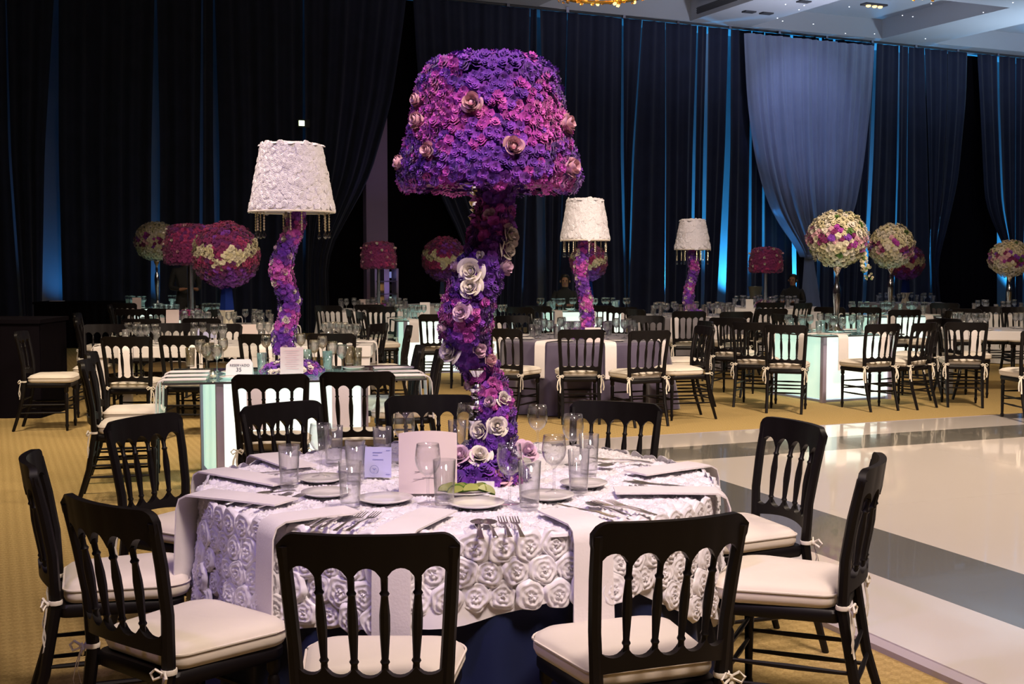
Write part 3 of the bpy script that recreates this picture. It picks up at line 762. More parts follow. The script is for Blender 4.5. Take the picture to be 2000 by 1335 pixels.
# the ten chairs round it
def t1chair(ang, r, label, turn=0.0):
    p = T1 + Vector((math.cos(R(ang)), math.sin(R(ang)), 0)) * r
    return chair(p.x, p.y, ang + 180 + turn, label, 'chairs around the foreground table')
t1chair(-96, 1.55, 'black spindle-back chair at front centre, back squarely to the viewer', 6)
t1chair(-66, 1.49, 'black spindle-back chair at front right, turned slightly toward the white cloth', -4)
t1chair(-129, 1.48, 'black spindle-back chair at lower left with seat toward the white cloth', 0)
t1chair(-165, 1.48, 'black chair at far left edge, back seen edge-on, beige carpet behind', 4)
t1chair(-18, 1.46, 'black chair on the right at the dance floor edge, back seen edge-on', -4)
t1chair(21, 1.45, 'black chair standing on the white dance floor right of the round table', 0)
t1chair(61, 1.40, 'black chair behind the round table, just right of the purple lamp glasses', 6)
t1chair(98, 1.52, 'black chair behind the round table, directly left of the purple column', 0)
t1chair(127, 1.47, 'black chair behind the round table overlapping the lit table front', 8)
t1chair(154, 1.53, 'black chair left behind the round table, half turned, cushion pushed under cloth', 0)

# glasses on it: base points measured in the photo
gob, tum = [], []
for (x, y) in ((627, 932), (790, 905), (836, 984), (995, 984), (1082, 962), (1050, 884), (1119, 908), (912, 880)):
    p = at(x, y, ZI); gob.append(put('wine_goblet', GOB_HI, loc=p))
for (x, y) in ((565, 951), (684, 990), (694, 940), (747, 908), (893, 892), (868, 986), (1034, 990), (1130, 962), (1150, 925), (652, 905)):
    p = at(x, y, ZI); tum.append(put('tumbler', TUM_HI, loc=p))
label_row(gob, 'stemmed glass goblet on the foreground rosette cloth', 'glass', 'goblets on the foreground table')
label_row(tum, 'straight clear tumbler on the foreground rosette cloth', 'glass', 'tumblers on the foreground table')
pl = []
for (x, y, s) in ((628, 938, 1.05), (637, 966, 1.0), (752, 978, 1.1), (930, 987, 1.1), (1068, 972, 1.1), (1140, 948, 1.0), (700, 920, .9), (1010, 905, .9)):
    o = put('bread_plate', PLATE, loc=at(x, y, ZI - .004)); o.scale = (s, s, 1); pl.append(o)
label_row(pl, 'small white china plate on the foreground rosette cloth', 'plate', 'bread plates on the foreground table')
# napkins folded in long strips, one end hanging over the edge
nk = []
def t1nap(px, py, ang, L, w_=.125, flare=1.0, swing=0.0):
    S = at(px, py, ZI) - T1; a = R(ang); E_ = Vector((math.cos(a), math.sin(a), 0)) * .955
    o = napkin((S + T1).xy, (E_ + T1).xy, w_, L, ZI, flare=flare, drop_out=.03); nk.append(o); return o
t1nap(858, 1000, -99, .36)
t1nap(1085, 1000, -64, .30, flare=1.1)
t1nap(690, 1000, -124, .34, flare=1.1)
t1nap(560, 985, -158, .33, .13, flare=1.15)
t1nap(1200, 962, -20, .20)
t1nap(1240, 928, 14, .15)
t1nap(560, 948, 174, .22)
t1nap(590, 916, 150, .10)
label_row(nk, 'folded white napkin strip hanging over the foreground table edge', 'napkin', 'napkins on the foreground table')
ct = {'fork': [], 'spoon': [], 'knife': []}
def setting(items):
    for (k, x0, y0, x1, y1) in items:                 # handle end, head end in the photo
        a = at(x0, y0, ZI + .004); c = at(x1, y1, ZI + .004); d = c - a
        o = put(k, CUT[k], loc=a); o.scale = (1.25, 1.2, 1.2); o.rotation_euler = (0, 0, math.atan2(d.y, d.x) - R(90)); ct[k].append(o)
setting([('spoon', 936, 1050, 934, 1002), ('spoon', 968, 1050, 946, 1003), ('knife', 940, 1052, 928, 1000), ('fork', 996, 1048, 972, 997), ('fork', 1020, 1048, 995, 997)])
setting([('knife', 610, 1030, 678, 1002), ('spoon', 625, 1033, 690, 1000), ('fork', 655, 1036, 722, 998), ('fork', 680, 1036, 748, 998), ('knife', 600, 1026, 668, 1000)])
setting([('spoon', 1230, 1008, 1152, 984), ('fork', 1280, 1006, 1180, 978), ('knife', 1200, 1010, 1130, 994), ('fork', 1270, 1004, 1170, 984)])
setting([('knife', 1345, 958, 1228, 936), ('spoon', 1340, 956, 1242, 944), ('fork', 1350, 952, 1262, 946)])
setting([('fork', 1270, 902, 1180, 898), ('spoon', 1256, 900, 1196, 908), ('knife', 1275, 905, 1160, 894)])
setting([('knife', 430, 974, 500, 966), ('spoon', 440, 985, 528, 962), ('fork', 470, 990, 566, 966), ('fork', 500, 992, 584, 970)])
setting([('knife', 448, 930, 520, 924), ('fork', 470, 934, 548, 926)])
for k, words in (('fork', 'steel dinner fork'), ('spoon', 'steel spoon'), ('knife', 'steel table knife')):
    label_row(ct[k], words + ' lying on the foreground rosette cloth', k, k + 's on the foreground table')
# oval dish of lime wedges
dp = at(911, 968, ZI); b = MB(); b.lathe([(.001, .004), (.05, .004), (.09, .016), (.09, .019), (.05, .008), (.001, .007)], 28, cap0=False, cap1=False)
o = b.obj('lime_dish', 'china', loc=dp, sharp=180); o.scale = (1.0, .72, 1); tag(o, 'small oval white dish holding lime wedges before the purple flowers', 'dish')
b = MB(); N = 10
pe = [(math.cos(math.pi * k / N) * .030, 0, math.sin(math.pi * k / N) * .022) for k in range(N + 1)]
def wedge(mi):
    b = MB(); rg = []
    for k in range(N + 1):
        ph = math.pi * k / N; rg.append((-.032 * math.cos(ph), .027 * math.sin(ph)))
    V = [(x, -.010 * math.sin(math.pi * k / N), 0.004) for k, (x, y) in enumerate(rg)] + [(x, 0, y + .004) for x, y in rg] + [(x, .010 * math.sin(math.pi * k / N), .004) for k, (x, y) in enumerate(rg)]
    n = N + 1
    if mi == 0: b.add(V, [(i, i + 1, n + i + 1, n + i) for i in range(N)] + [(n + i, n + i + 1, 2 * n + i + 1, 2 * n + i) for i in range(N)])
    else: b.add([(x * .93, -.0105, y * .9 + .004) for x, y in rg] + [(0, -.0105, .004)], [tuple(range(N, -1, -1))])
    return b
WP, WF = wedge(0).mesh('peel', 'lime_peel', sharp=180), wedge(1).mesh('flesh', 'lime_flesh')
lw = []
for i in range(9):
    x = -.066 + i * .0165; e = empty('lime_wedge', dp + Vector((x, -.008 + .012 * math.sin(i * 2.2), .013 + .004 * (i % 2))), R(random.uniform(-35, 35)))
    e.rotation_euler.x = R(random.uniform(-45, 5)); e.rotation_euler.y = R(random.uniform(-20, 20)); put('peel', WP, e); put('flesh', WF, e); lw.append(e)
label_row(lw, 'green lime wedge in the oval white dish', 'lime', 'lime wedges in the dish')
# place card, blue table card, menu card
def card(name, px, py, w_, h_, m, lean=8, rz=0.0, zc=ZI, bow=0.0, lines=(), th=.002, arch=0.0):
    p = at(px, py, zc); o = empty(name, p, rz)
    b = MB(); n = 10; rg = []
    for k in range(n + 1):
        x = -w_ / 2 + w_ * k / n; y = -bow * (1 - (2 * k / n - 1) ** 2); zt = h_ + arch * (1 - (2 * k / n - 1) ** 2)
        rg.append([(x, y, 0), (x, y + th, 0), (x, y + th, zt), (x, y, zt)])
    b.rings(rg); c = b.obj('sheet', m, o, sharp=60)
    for i, (x0, x1, z, t, im) in enumerate(lines):
        b = MB(); y0 = -bow * (1 - ((x0 + x1) / w_) ** 2) - .0012; b.box(((x0 + x1) / 2, y0, z), (x1 - x0, .0008, t)); b.obj('print_line', im, o, smooth=False)
    for ch in o.children: ch.rotation_euler.x = R(-lean)
    return o
mn = card('menu_card', 836, 962, .20, .205, 'card', 4, R(4), bow=.025, arch=.01, lines=[(-.045, -.02, .075, .0018, 'ink'), (-.05, -.01, .05, .0012, 'ink'), (-.02, .03, .055, .0012, 'ink')])
tag(mn, 'tall pale pink menu card standing beside the purple flower base', 'menu card')
bc = card('table_card', 738, 932, .10, .112, 'card_blue', 4, R(-6), lines=[(-.02, .015, .092, .002, 'ink_blue'), (-.02, .0, .082, .0015, 'ink_blue'), (-.02, .02, .066, .0018, 'ink_blue'), (.03, .045, .10, .002, 'ink_blue'), (.03, .045, .012, .002, 'ink_blue')])
tag(bc, 'small lavender blue printed card standing among the tumblers', 'card')
b = MB(); b.tube([(.016 * math.cos(6.2832 * k / 16) - .012, -.0015 - .004, .03 + .016 * math.sin(6.2832 * k / 16)) for k in range(17)], .0008, 4); b.obj('printed_ring', 'ink_blue', bc)
b = MB(); b.add([(-.02, -.006, .036), (-.012, -.006, .026), (-.004, -.006, .036), (-.012, -.006, .032)], [(0, 1, 2, 3)]); b.obj('printed_bird', 'ink_blue', bc)
wc = card('place_card', 948, 956, .062, .03, 'card_white', 10, R(-4)); tag(wc, 'tiny white place card behind the lime dish', 'card')

# ------------------------------------------------------------------ the flower lamp on it
LP = T1 + Vector((.062, 0, 0))
lamp = empty('flower_lamp', LP + Vector((0, 0, ZT - .003))); tag(lamp, 'giant lamp covered in purple carnations with pink roses on the foreground table', 'flower lamp')
lb = LP + Vector((0, 0, ZT - .003))
silver_pole(lamp, 0.0, 1.12, .026, .062)
def on_lamp(px, py, dy=0.0): return aty(px, py, LP.y + dy) - lb
# twisting column: (py, px, depth, radius)
COLP = [(915, 952, -.02, .085), (880, 955, 0, .075), (840, 966, .01, .064), (800, 968, .02, .056), (760, 958, .045, .055), (720, 938, .06, .058), (690, 915, .02, .068), (650, 907, -.04, .074), (600, 915, -.07, .078), (550, 930, -.065, .076), (500, 948, -.045, .072), (450, 962, -.01, .064), (405, 968, .0, .056), (372, 968, .0, .054), (345, 965, 0, .05)]
path = [(*on_lamp(px, py, dy), r) for (py, px, dy, r) in COLP]
colm = MB(); colm.tube([p[:3] for p in path], [p[3] * .86 for p in path], 12); cold = colm.obj('flower_column', 'purple_a', lamp); cold['label'] = 'twisting column of purple carnations'
plant_flowers(cold, column_spots(path, .037), PURP, lambda p: pick_purp(p, 1.0), 300, lb)
def col_at(py):
    tab = sorted((c[0], i) for i, c in enumerate(COLP)); i = lerp_tab(tab, py); a = int(min(max(i, 0), len(path) - 2)); t = i - a
    return [lerp(path[a][k], path[a + 1][k], t) for k in range(4)]
for (px, py, s, m, bud) in ((959, 420, .055, 'rose_lilac', 1), (990, 462, .075, 'rose_cream', 0), (985, 488, .065, 'rose_cream', 0), (978, 522, .075, 'rose_lilac', 1), (925, 530, .085, 'rose_cream', 0), (922, 559, .07, 'rose_cream', 0), (893, 520, .06, 'rose_lilac', 1),
                            (905, 607, .06, 'rose_lilac', 0), (887, 683, .085, 'rose_cream', 0), (932, 681, .07, 'rose_lilac', 1), (951, 702, .065, 'rose_pink', 1), (902, 753, .06, 'rose_lilac', 1), (958, 781, .055, 'rose_lilac', 1), (980, 776, .05, 'rose_cream', 0), (945, 838, .075, 'rose_cream', 0), (971, 826, .065, 'rose_cream', 0), (872, 640, .05, 'rose_lilac', 1), (940, 499, .04, 'rose_cream', 1)):
    c = col_at(py); q = on_lamp(px, py, c[1]); dx = max(-c[3], min(c[3], q.x - c[0])); dy = -math.sqrt(max(0, (c[3] * 1.1) ** 2 - dx * dx))
    n = Vector((dx, dy, .015)); put_rose(cold, (c[0] + dx * 1.12, c[1] + dy * 1.05, q.z), n, s * 1.05, m, bud)
# mound at the foot
mound = MB(); mound.lathe([(.165, .0), (.16, .04), (.12, .075), (.05, .095)], 20); md = mound.obj('flower_mound', 'purple_a', lamp); md['label'] = 'mound of purple and magenta carnations at the lamp foot'
plant_flowers(md, surf_rings([(.172, .01), (.165, .05), (.12, .08), (.06, .10)], .042), PURP, lambda p: (2 if p[0] < -.06 else pick_purp(p, 2.0)), 80, lb)
for (px, py, s, m) in ((900, 892, .08, 'rose_lilac'), (937, 892, .075, 'rose_cream'), (976, 931, .075, 'rose_pink'), (1028, 882, .075, 'rose_lilac'), (920, 934, .045, 'rose_cream')):
    q = on_lamp(px, py, -.13 if py > 910 else -.10); put_rose(md, q, (q.x * 2, -.5, .5), s * 1.05, m)
# shade
SX = aty(955, 250, LP.y).x - lb.x
prof = [(.305, aty(955, 366, LP.y).z - lb.z), (.318, aty(955, 345, LP.y).z - lb.z), (.27, aty(955, 235, LP.y).z - lb.z), (.236, aty(955, 148, LP.y).z - lb.z), (.205, aty(955, 130, LP.y).z - lb.z)]
b = MB(); b.lathe([(r - .02, z) for r, z in prof] + [(.02, prof[-1][1] + .005)], 40, (SX, 0, 0), False, True); sh = b.obj('lamp_shade', 'purple_a', lamp); sh['label'] = 'drum shade packed with purple and magenta carnations'
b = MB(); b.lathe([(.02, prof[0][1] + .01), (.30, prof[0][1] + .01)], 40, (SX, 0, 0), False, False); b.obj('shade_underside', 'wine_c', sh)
sp = surf_rings([(.28, prof[0][1] + .005)] + prof + [(.12, prof[-1][1] + .02), (.01, prof[-1][1] + .03)], .037)
sp = [(p + Vector((SX, 0, 0)), n, s) for p, n, s in sp]
plant_flowers(sh, sp, PURP, lambda p: pick_purp(p, .4), 300, lb)
for (px, py, s, m) in ((820, 190, .06, 'rose_pink'), (822, 234, .066, 'rose_pink'), (925, 208, .075, 'rose_pink'), (784, 314, .06, 'rose_pink'), (843, 297, .058, 'rose_pink'), (1001, 292, .072, 'rose_pink'), (1102, 238, .07, 'rose_pink'), (1108, 327, .075, 'rose_pink')):
    z = aty(px, py, LP.y - .2).z - lb.z; r = lerp_tab([(a[1], a[0]) for a in prof], z) + .012
    dx = aty(px, py, LP.y - .15).x - lb.x - SX; q = max(-.995, min(.995, dx / r)); th = math.asin(q)
    n = Vector((math.sin(th), -math.cos(th), .15)); put_rose(sh, (SX + r * math.sin(th), -r * math.cos(th), z), n, s * 1.32, m, True)

# ------------------------------------------------------------------ OTHER TABLES
def rot2(x, y, a): return Vector((x * math.cos(a) - y * math.sin(a), x * math.sin(a) + y * math.cos(a), 0))
def lit_table(c, rz, w_, d_, bw, bd, box_off, label, mint=('panel_mint', 'panel_white'), turn=0.0):
    o = empty('lit_table', (c[0], c[1], 0), rz); tag(o, label, 'table')
    x0, x1, y0, y1 = box_off - bw / 2, box_off + bw / 2, -bd / 2, bd / 2; h = .735; e = .018
    for k, (a, b_, m) in enumerate((((x0, y0), (x1, y0), mint[1]), ((x1, y0), (x1, y1), mint[1]), ((x1, y1), (x0, y1), mint[0]), ((x0, y1), (x0, y0), mint[0]))):
        dx, dy = b_[0] - a[0], b_[1] - a[1]; b = MB(); b.box(((a[0] + b_[0]) / 2, (a[1] + b_[1]) / 2, .02 + h / 2), (math.hypot(dx, dy) - .05, .012, h - .04), math.atan2(dy, dx)); b.obj('light_panel', m, o, smooth=False)
    for (x, y) in ((x0, y0), (x1, y0), (x1, y1), (x0, y1)):
        b = MB(); b.box((x, y, h / 2), (.05, .05, h)); b.obj('corner_strip', 'strip', o, smooth=False)
    b = MB(); b.box((box_off, 0, .012), (bw - .05, bd - .05, .024)); b.obj('plinth', 'strip', o, smooth=False)
    b = MB(); b.box((box_off, 0, h - .01), (bw - .02, bd - .02, .02)); b.obj('light_panel', mint[1], o, smooth=False)
    for ch in o.children: ch.rotation_euler.z = turn
    b = MB(); b.box((0, 0, h + .007), (w_, d_, .012)); b.obj('glass_top', 'glass_top', o, smooth=False)
    b = MB(); t = .005
    for (cx, cy, lx, ly) in ((0, -d_ / 2, w_, t), (0, d_ / 2, w_, t), (-w_ / 2, 0, t, d_), (w_ / 2, 0, t, d_)): b.box((cx, cy, h + .007), (lx, ly, .014))
    b.obj('glass_edge', 'vent_dark', o, smooth=False); return o
def slab_table(c, rz, w_, d_, label):
    o = empty('slab_table', (c[0], c[1], 0), rz); tag(o, label, 'table')
    b = MB(); b.rings([[(x * k, y * k, z) for x, y in ((-w_ / 2, -d_ / 2), (w_ / 2, -d_ / 2), (w_ / 2, d_ / 2), (-w_ / 2, d_ / 2))] for k, z in ((.997, .645), (1, .65), (1, .745), (.997, .75))]); b.obj('table_top', 'white_lacquer', o, smooth=False)
    for sx in (-1, 1):
        for sy in (-1, 1): b = MB(); b.box((sx * (w_ / 2 - .06), sy * (d_ / 2 - .06), .323), (.09, .09, .645)); b.obj('leg', 'white_lacquer', o, smooth=False)
    return o
def cloth_table(c, r, m, tlabel, clabel, nf=18):
    o = empty('round_table', (c[0], c[1], 0)); tag(o, tlabel, 'table')
    b = MB(); b.lathe([(.001, .70), (r - .03, .70), (r - .03, .738), (.001, .738)], 36, cap0=False, cap1=False); b.obj('table_top', 'dark_wall', o)
    b = MB(); b.lathe([(.25, 0), (.25, .03), (.05, .05), (.04, .70)], 14); b.obj('pedestal', 'vent_dark', o)
    b = MB(); n = 144
    def P(k, rr, z, t):
        a = 6.2832 * k / n; q = rr + t * (.05 * math.sin(nf * a) + .03 * math.sin(nf * .53 * a + 1) + .06); return (q * math.cos(a), q * math.sin(a), z)
    rg = [[P(k, rr, z, t) for k in range(n)] for rr, z, t in ((.02, .745, 0), (r - .02, .745, 0), (r, .74, 0), (r + .008, .715, .03), (r + .01, .55, .25), (r + .01, .35, .55), (r + .01, .15, .85), (r + .01, .01, 1))]
    b.rings(rg, True, True, False); q = b.obj('tablecloth', m, sharp=180, loc=(c[0], c[1], 0)); tag(q, clabel, 'tablecloth')
    return o
def group_at(tname, gob, tum, where):
    if gob: label_row(gob, 'stemmed glass goblet on ' + where, 'glass', 'goblets on ' + where)
    if tum: label_row(tum, 'clear tumbler on ' + where, 'glass', 'tumblers on ' + where)
def dress_round(c, r, n, where, z=.747, off=0.0, naps=True, nap_l=.22, gl=2, vis=None):
    gob, tum, nk, pl = [], [], [], []
    for k in range(n):
        a = off + 6.2832 * k / n
        for j in range(gl):
            q = a + .16 * (j - .2); gob.append(put('wine_goblet', GOB_LO, loc=(c[0] + (r - .36 - .1 * j) * math.cos(q), c[1] + (r - .36 - .1 * j) * math.sin(q), z)))
        q = a - .22; tum.append(put('tumbler', TUM_LO, loc=(c[0] + (r - .33) * math.cos(q), c[1] + (r - .33) * math.sin(q), z)))
        q = a + .02; pl.append(put('bread_plate', PLATE_LO, loc=(c[0] + (r - .21) * math.cos(q), c[1] + (r - .21) * math.sin(q), z)))
        if naps and math.sin(a) < .35:
            ca, sa = math.cos(a - .2), math.sin(a - .2)
            nk.append(napkin((c[0] + (r - .32) * ca, c[1] + (r - .32) * sa), (c[0] + (r + .015) * ca, c[1] + (r + .015) * sa), .12, nap_l, z, drop_out=.025))
    group_at('', gob, tum, where)
    label_row(pl, 'white side plate on ' + where, 'plate', 'plates on ' + where)
    if nk: label_row(nk, 'folded napkin over the edge of ' + where, 'napkin', 'napkins on ' + where)
def dress_rect(c, rz, w_, d_, where, z, front=2, side=1, nap_l=.28, back=True, gl=2):
    gob, tum, nk, pl = [], [], [], []
    seats = [(-w_ / 2 + w_ * (k + .5) / front, -d_ / 2, 0, -1) for k in range(front)]
    if back: seats += [(-w_ / 2 + w_ * (k + .5) / front, d_ / 2, 0, 1) for k in range(front)]
    for k in range(side): seats += [(-w_ / 2, -d_ / 2 + d_ * (k + .5) / side, -1, 0), (w_ / 2, -d_ / 2 + d_ * (k + .5) / side, 1, 0)]
    C = Vector((c[0], c[1], 0))
    for (x, y, nx, ny) in seats:
        tx, ty = -ny, nx
        def pos(i, t): return C + rot2(x - nx * i + tx * t, y - ny * i + ty * t, rz) + Vector((0, 0, z))
        for j in range(gl): gob.append(put('wine_goblet', GOB_LO, loc=pos(.30 + .07 * j, .10 + .07 * j)))
        tum.append(put('tumbler', TUM_LO, loc=pos(.30, -.1))); pl.append(put('bread_plate', PLATE_LO, loc=pos(.15, .13)))
        if ny <= 0:
            S, E_ = pos(.3, -.02), pos(-.012, -.02); nk.append(napkin(S.xy, E_.xy, .13, nap_l, z, drop_out=.018, flare=1.1))
    group_at('', gob, tum, where)
    label_row(pl, 'white side plate on ' + where, 'plate', 'plates on ' + where)
    label_row(nk, 'folded napkin over the edge of ' + where, 'napkin', 'napkins on ' + where)
def mini_card(px, py, z, w_, h_, m, label, rz=0.0, lines=()):
    o = card('menu_card', px, py, w_, h_, m, 4, rz, z, lines=lines); tag(o, label, 'menu card'); return o

# --- white-shaded lamps with flower columns
def white_lamp(base, pole_px, Y, colp, sh_px, y_top, y_bot, w_top, w_bot, d, label, nparts, strand_pz, ros_d, ros_parts, moundr=.2):
    o = empty('white_shade_lamp', base); tag(o, label, 'flower lamp'); B = Vector(base)
    zt, zb = aty(sh_px, y_top, Y).z - B.z, aty(sh_px, y_bot, Y).z - B.z; sx = aty(sh_px, y_top, Y).x - B.x
    silver_pole(o, 0, zb + .1, .017, .05)
    path = [(aty(px, py, Y).x - B.x, dy, aty(px, py, Y).z - B.z, r) for (py, px, dy, r) in colp]
    b = MB(); b.tube([p[:3] for p in path], [p[3] * .85 for p in path], 10); c = b.obj('flower_column', 'purple_a', o); c['label'] = 'spiral of purple carnations and pale roses'
    plant_flowers(c, column_spots(path, d), PURP, lambda p: pick_purp(p, 3.0), nparts, B, True)
    L = len(path)
    for k in range(16):
        t = (k + .5) / 16 * (L - 1); a = int(t); q = [lerp(path[a][i], path[a + 1][i], t - a) for i in range(4)]; th = R(random.uniform(185, 355)); n = Vector((math.cos(th), math.sin(th), .1))
        put_rose(c, Vector(q[:3]) + n * q[3] * 1.05, n, random.uniform(.05, .075), random.choice(['rose_cream', 'rose_cream', 'rose_lilac']), k % 2 == 0)
    b = MB(); b.lathe([(moundr * .9, 0), (moundr * .7, .05), (.05, .08)], 16); md = b.obj('flower_mound', 'purple_a', o)
    plant_flowers(md, surf_rings([(moundr, .01), (moundr * .8, .05), (.06, .085)], d * 1.1), PURP + ['rose_cream'], lambda p: 4 if random.random() < .3 else pick_purp(p, 1.5), min(40, nparts), B, True)
    b = MB(); b.lathe([(w_bot - .004, zb), (w_bot, zb), (w_top, zt), (.02, zt), ], 40, (sx, 0, 0), False, False); s = b.obj('lamp_shade', 'satin', o, sharp=60); s['label'] = 'white lampshade covered in ribbon rosettes'
    prof = [(w_bot, zb + ros_d * .3), (w_top, zt - ros_d * .2), (w_top * .6, zt + .004)]
    sp = surf_rings(prof, ros_d, .12); sc = ros_d / .095; items = []
    v0 = Vector((0, 0, CAM_H)) - B; order = sorted(range(len(sp)), key=lambda i: -(sp[i][1].normalized().dot((v0 - sp[i][0]).normalized())))
    fr = set(order[:ros_parts])
    for i, (p, n, q) in enumerate(sp):
        mx = frame_to(n, p + Vector((sx, 0, 0)), random.uniform(0, 6.28), sc * random.uniform(1.0, 1.25)); k = random.randrange(3)
        if i in fr: put('rosette', RS[k], s, mtx=mx)
        else: items.append((mx, k, 0))
    join_copies('rosettes', RST, items, ['satin'], s)
    b = MB(); b.tube([(sx + (w_bot + .004) * math.cos(6.2832 * k / 40), (w_bot + .004) * math.sin(6.2832 * k / 40), zb) for k in range(41)], .008, 6); b.obj('hem_band', 'cushion', s)
    for k in range(12):
        a = 6.2832 * (k + (.25 if k % 2 else -.2)) / 12; x, y = sx + (w_bot - .03) * math.cos(a), (w_bot - .03) * math.sin(a); b = MB(); nb = 7
        for q in range(nb): b.ball((x, y, zb - strand_pz * (q + .5) / nb), strand_pz / nb * .36, 6, 4, 1.25)
        b.tube([(x, y, zb), (x, y, zb - strand_pz)], .0018, 4); st = b.obj('crystal_strand', 'bead', s)
        b = MB(); b.lathe([(.001, 0), (.004, -.006), (.013, -.03), (.014, -.038), (.008, -.05), (.001, -.054)], 8, (x, y, zb - strand_pz), False, False); b.obj('crystal_drop', 'glass', st)
    return o

# --- flower balls, drums, trumpet vases
WINE = ['wine_a', 'wine_b', 'wine_c', 'purple_b', 'cream_a', 'cream_b']
def ball_vase(base, dia, hc, label, d, nparts, vm='vase_blue', band=0.0):
    o = empty('flower_ball_vase', base); tag(o, label, 'flower vase'); k = dia / .76; h = hc
    b = MB(); b.lathe([(.088, 0), (.092, .004), (.055, .10), (.055, .105), (.095, .205)], 4); f = b.obj('vase_foot', 'vase_white', o, sharp=30)
    b = MB(); b.lathe([(.093, .205), (.089, .22), (.055, h - .25)], 4); b.obj('vase_body', vm, o, sharp=30)
    r = dia / 2 - d * .3; b = MB(); b.ball((0, 0, h), r * .95, 20, 12); q = b.obj('flower_ball', 'wine_c', o); q['label'] = 'globe of wine-red blossoms crossed by a cream band'
    sp = []; n = int(4 * math.pi * r * r / (d * d * .72))
    for i in range(n):
        z = 1 - 2 * (i + .5) / n; th = i * 2.39996; s = math.sqrt(1 - z * z); v = Vector((s * math.cos(th), s * math.sin(th), z)); sp.append((v * r * random.uniform(.97, 1.06) + Vector((0, 0, h)), v + Vector((random.uniform(-.35, .35), random.uniform(-.35, .35), random.uniform(-.35, .35))), d * random.uniform(1.0, 1.6)))
    def pick(p):
        v = (Vector(p) - Vector((0, 0, h))) / r; zz = v.z + .22 - .5 * abs(v.x - .12) + band + .10 * math.sin(9 * v.x + 2) + random.uniform(-.10, .10)
        if abs(zz) < .20 and v.y < .3: return 4 if random.random() < .5 else 5
        u = lump(v, 3.2, 1.0) * .6 + .9 * v.z - .1 + random.uniform(-.9, .9); return 1 if u > .35 else 0 if u > -.4 else 2 if u > -1.0 else 3
    plant_flowers(q, sp, WINE, pick, nparts, base, True); return o
def drum_lamp(base, zc, wd, hd, label, d, nparts, pr=.045):
    o = empty('flower_drum_lamp', base); tag(o, label, 'flower lamp'); B = Vector(base); z0, z1 = zc - hd / 2 - B.z, zc + hd / 2 - B.z
    b = MB(); b.lathe([(pr, .02), (pr, z0 + .05)], 12); p = b.obj('pole', 'pole_silver', o); p['label'] = 'plain lilac-grey pole'
    b = MB(); b.lathe([(wd / 2 * .9, z0), (wd / 2 * .95, z0 + hd * .5), (wd / 2 * .82, z1 - .02), (.05, z1)], 28); s = b.obj('lamp_shade', 'wine_c', o); s['label'] = 'drum of wine-red blossoms dotted with cream roses'
    WM = ['wine_a', 'wine_b', 'wine_c', 'purple_b']
    plant_flowers(s, surf_rings([(wd * .38, z0), (wd * .48, z0 + .02), (wd * .47, z0 + hd * .5), (wd * .41, z1 - .03), (wd * .25, z1), (.03, z1 + .01)], d), WM, lambda p: max(0, min(3, int(1.3 + lump(p, 6, 2) + random.uniform(-1, 1)))), nparts, B, True)
    for k in range(22):
        th = 6.2832 * k / 22 + random.uniform(-.15, .15); z = lerp(z0 + .03, z1 - .03, ((k * 7) % 10) / 9); n = Vector((math.cos(th), math.sin(th), .1)); put_rose(s, n * (wd * .49) + Vector((0, 0, z)), n, .062, random.choice(['rose_cream', 'rose_pink']), True)
    b = MB(); b.lathe([(.17, 0), (.14, .06), (.05, .09)], 14); md = b.obj('flower_mound', 'wine_c', o)
    plant_flowers(md, surf_rings([(.19, .02), (.15, .07), (.06, .10)], d * 1.1), WM + ['rose_cream'], lambda p: 4 if random.random() < .22 else random.randrange(4), 30, B, True); return o
def trumpet_bouquet(base, hv, rx, rz_, label, d, nparts, cascade=False):
    o = empty('trumpet_vase', base); tag(o, label, 'flower vase'); s = hv / .9
    b = MB(); b.lathe([(.10, 0), (.098, .012), (.055, .035), (.03, .08), (.024, .13), (.034, .30), (.046, .44), (.040, .52), (.020, .58), (.026, .62), (.017, .66), (.045, .73), (.055, .76), (.040, .80), (.075, .90)], 18); v = b.obj('vase', 'silver', o, sharp=180); v.scale = (1, 1, s); v['label'] = 'tall fluted silver vase'
    C = Vector((0, 0, hv + rz_ * .62)); b = MB(); b.ball((0, 0, C.z), rx * .9, 18, 10, rz_ / rx); q = b.obj('bouquet', 'leaf', o); q['label'] = 'dome of cream roses with a purple middle band'
    M_ = ['cream_a', 'cream_b', 'rose_cream', 'wine_a', 'purple_b', 'magenta_a', 'rose_pink', 'leaf']; sp = []; n = int(4 * math.pi * rx * rz_ / (d * d * .72))
    for i in range(n):
        z = 1 - 2 * (i + .5) / n; th = i * 2.39996; k = math.sqrt(1 - z * z); u = Vector((k * math.cos(th), k * math.sin(th), z)); sp.append((Vector((u.x * rx, u.y * rx, u.z * rz_)) * random.uniform(.95, 1.06) + C, u, d * random.uniform(.95, 1.45)))
    def pick(p):
        u = (p[2] - C.z) / rz_ + .18 * math.sin(p[0] / rx * 3) + .12 * math.sin(p[0] / rx * 9 + p[1] * 20); w_ = random.random()
        if -.30 < u + random.uniform(-.15, .15) < .22: return 3 if w_ < .28 else 4 if w_ < .42 else 5 if w_ < .52 else 6 if w_ < .76 else 1
        return 0 if w_ < .42 else 1 if w_ < .72 else 2 if w_ < .97 else 7
    plant_flowers(q, sp, M_, pick, nparts, base, True)
    if cascade:
        items = []
        for k in range(46):
            t = random.random(); a = Vector((rx * .75 + .12 * t + random.uniform(-.05, .05), -.08 + random.uniform(-.06, .06), C.z - rz_ * .45 - .34 * t)); items.append((frame_to((random.uniform(-1, 1), -1, random.uniform(-1, 1)), a, 0, d * random.uniform(.5, .8) * (1.15 - .5 * t)), random.randrange(3), random.choice([0, 0, 1, 2])))
        join_copies('cascade', FLT_LO, items, ['cream_a', 'cream_b', 'leaf'], q)
    return o

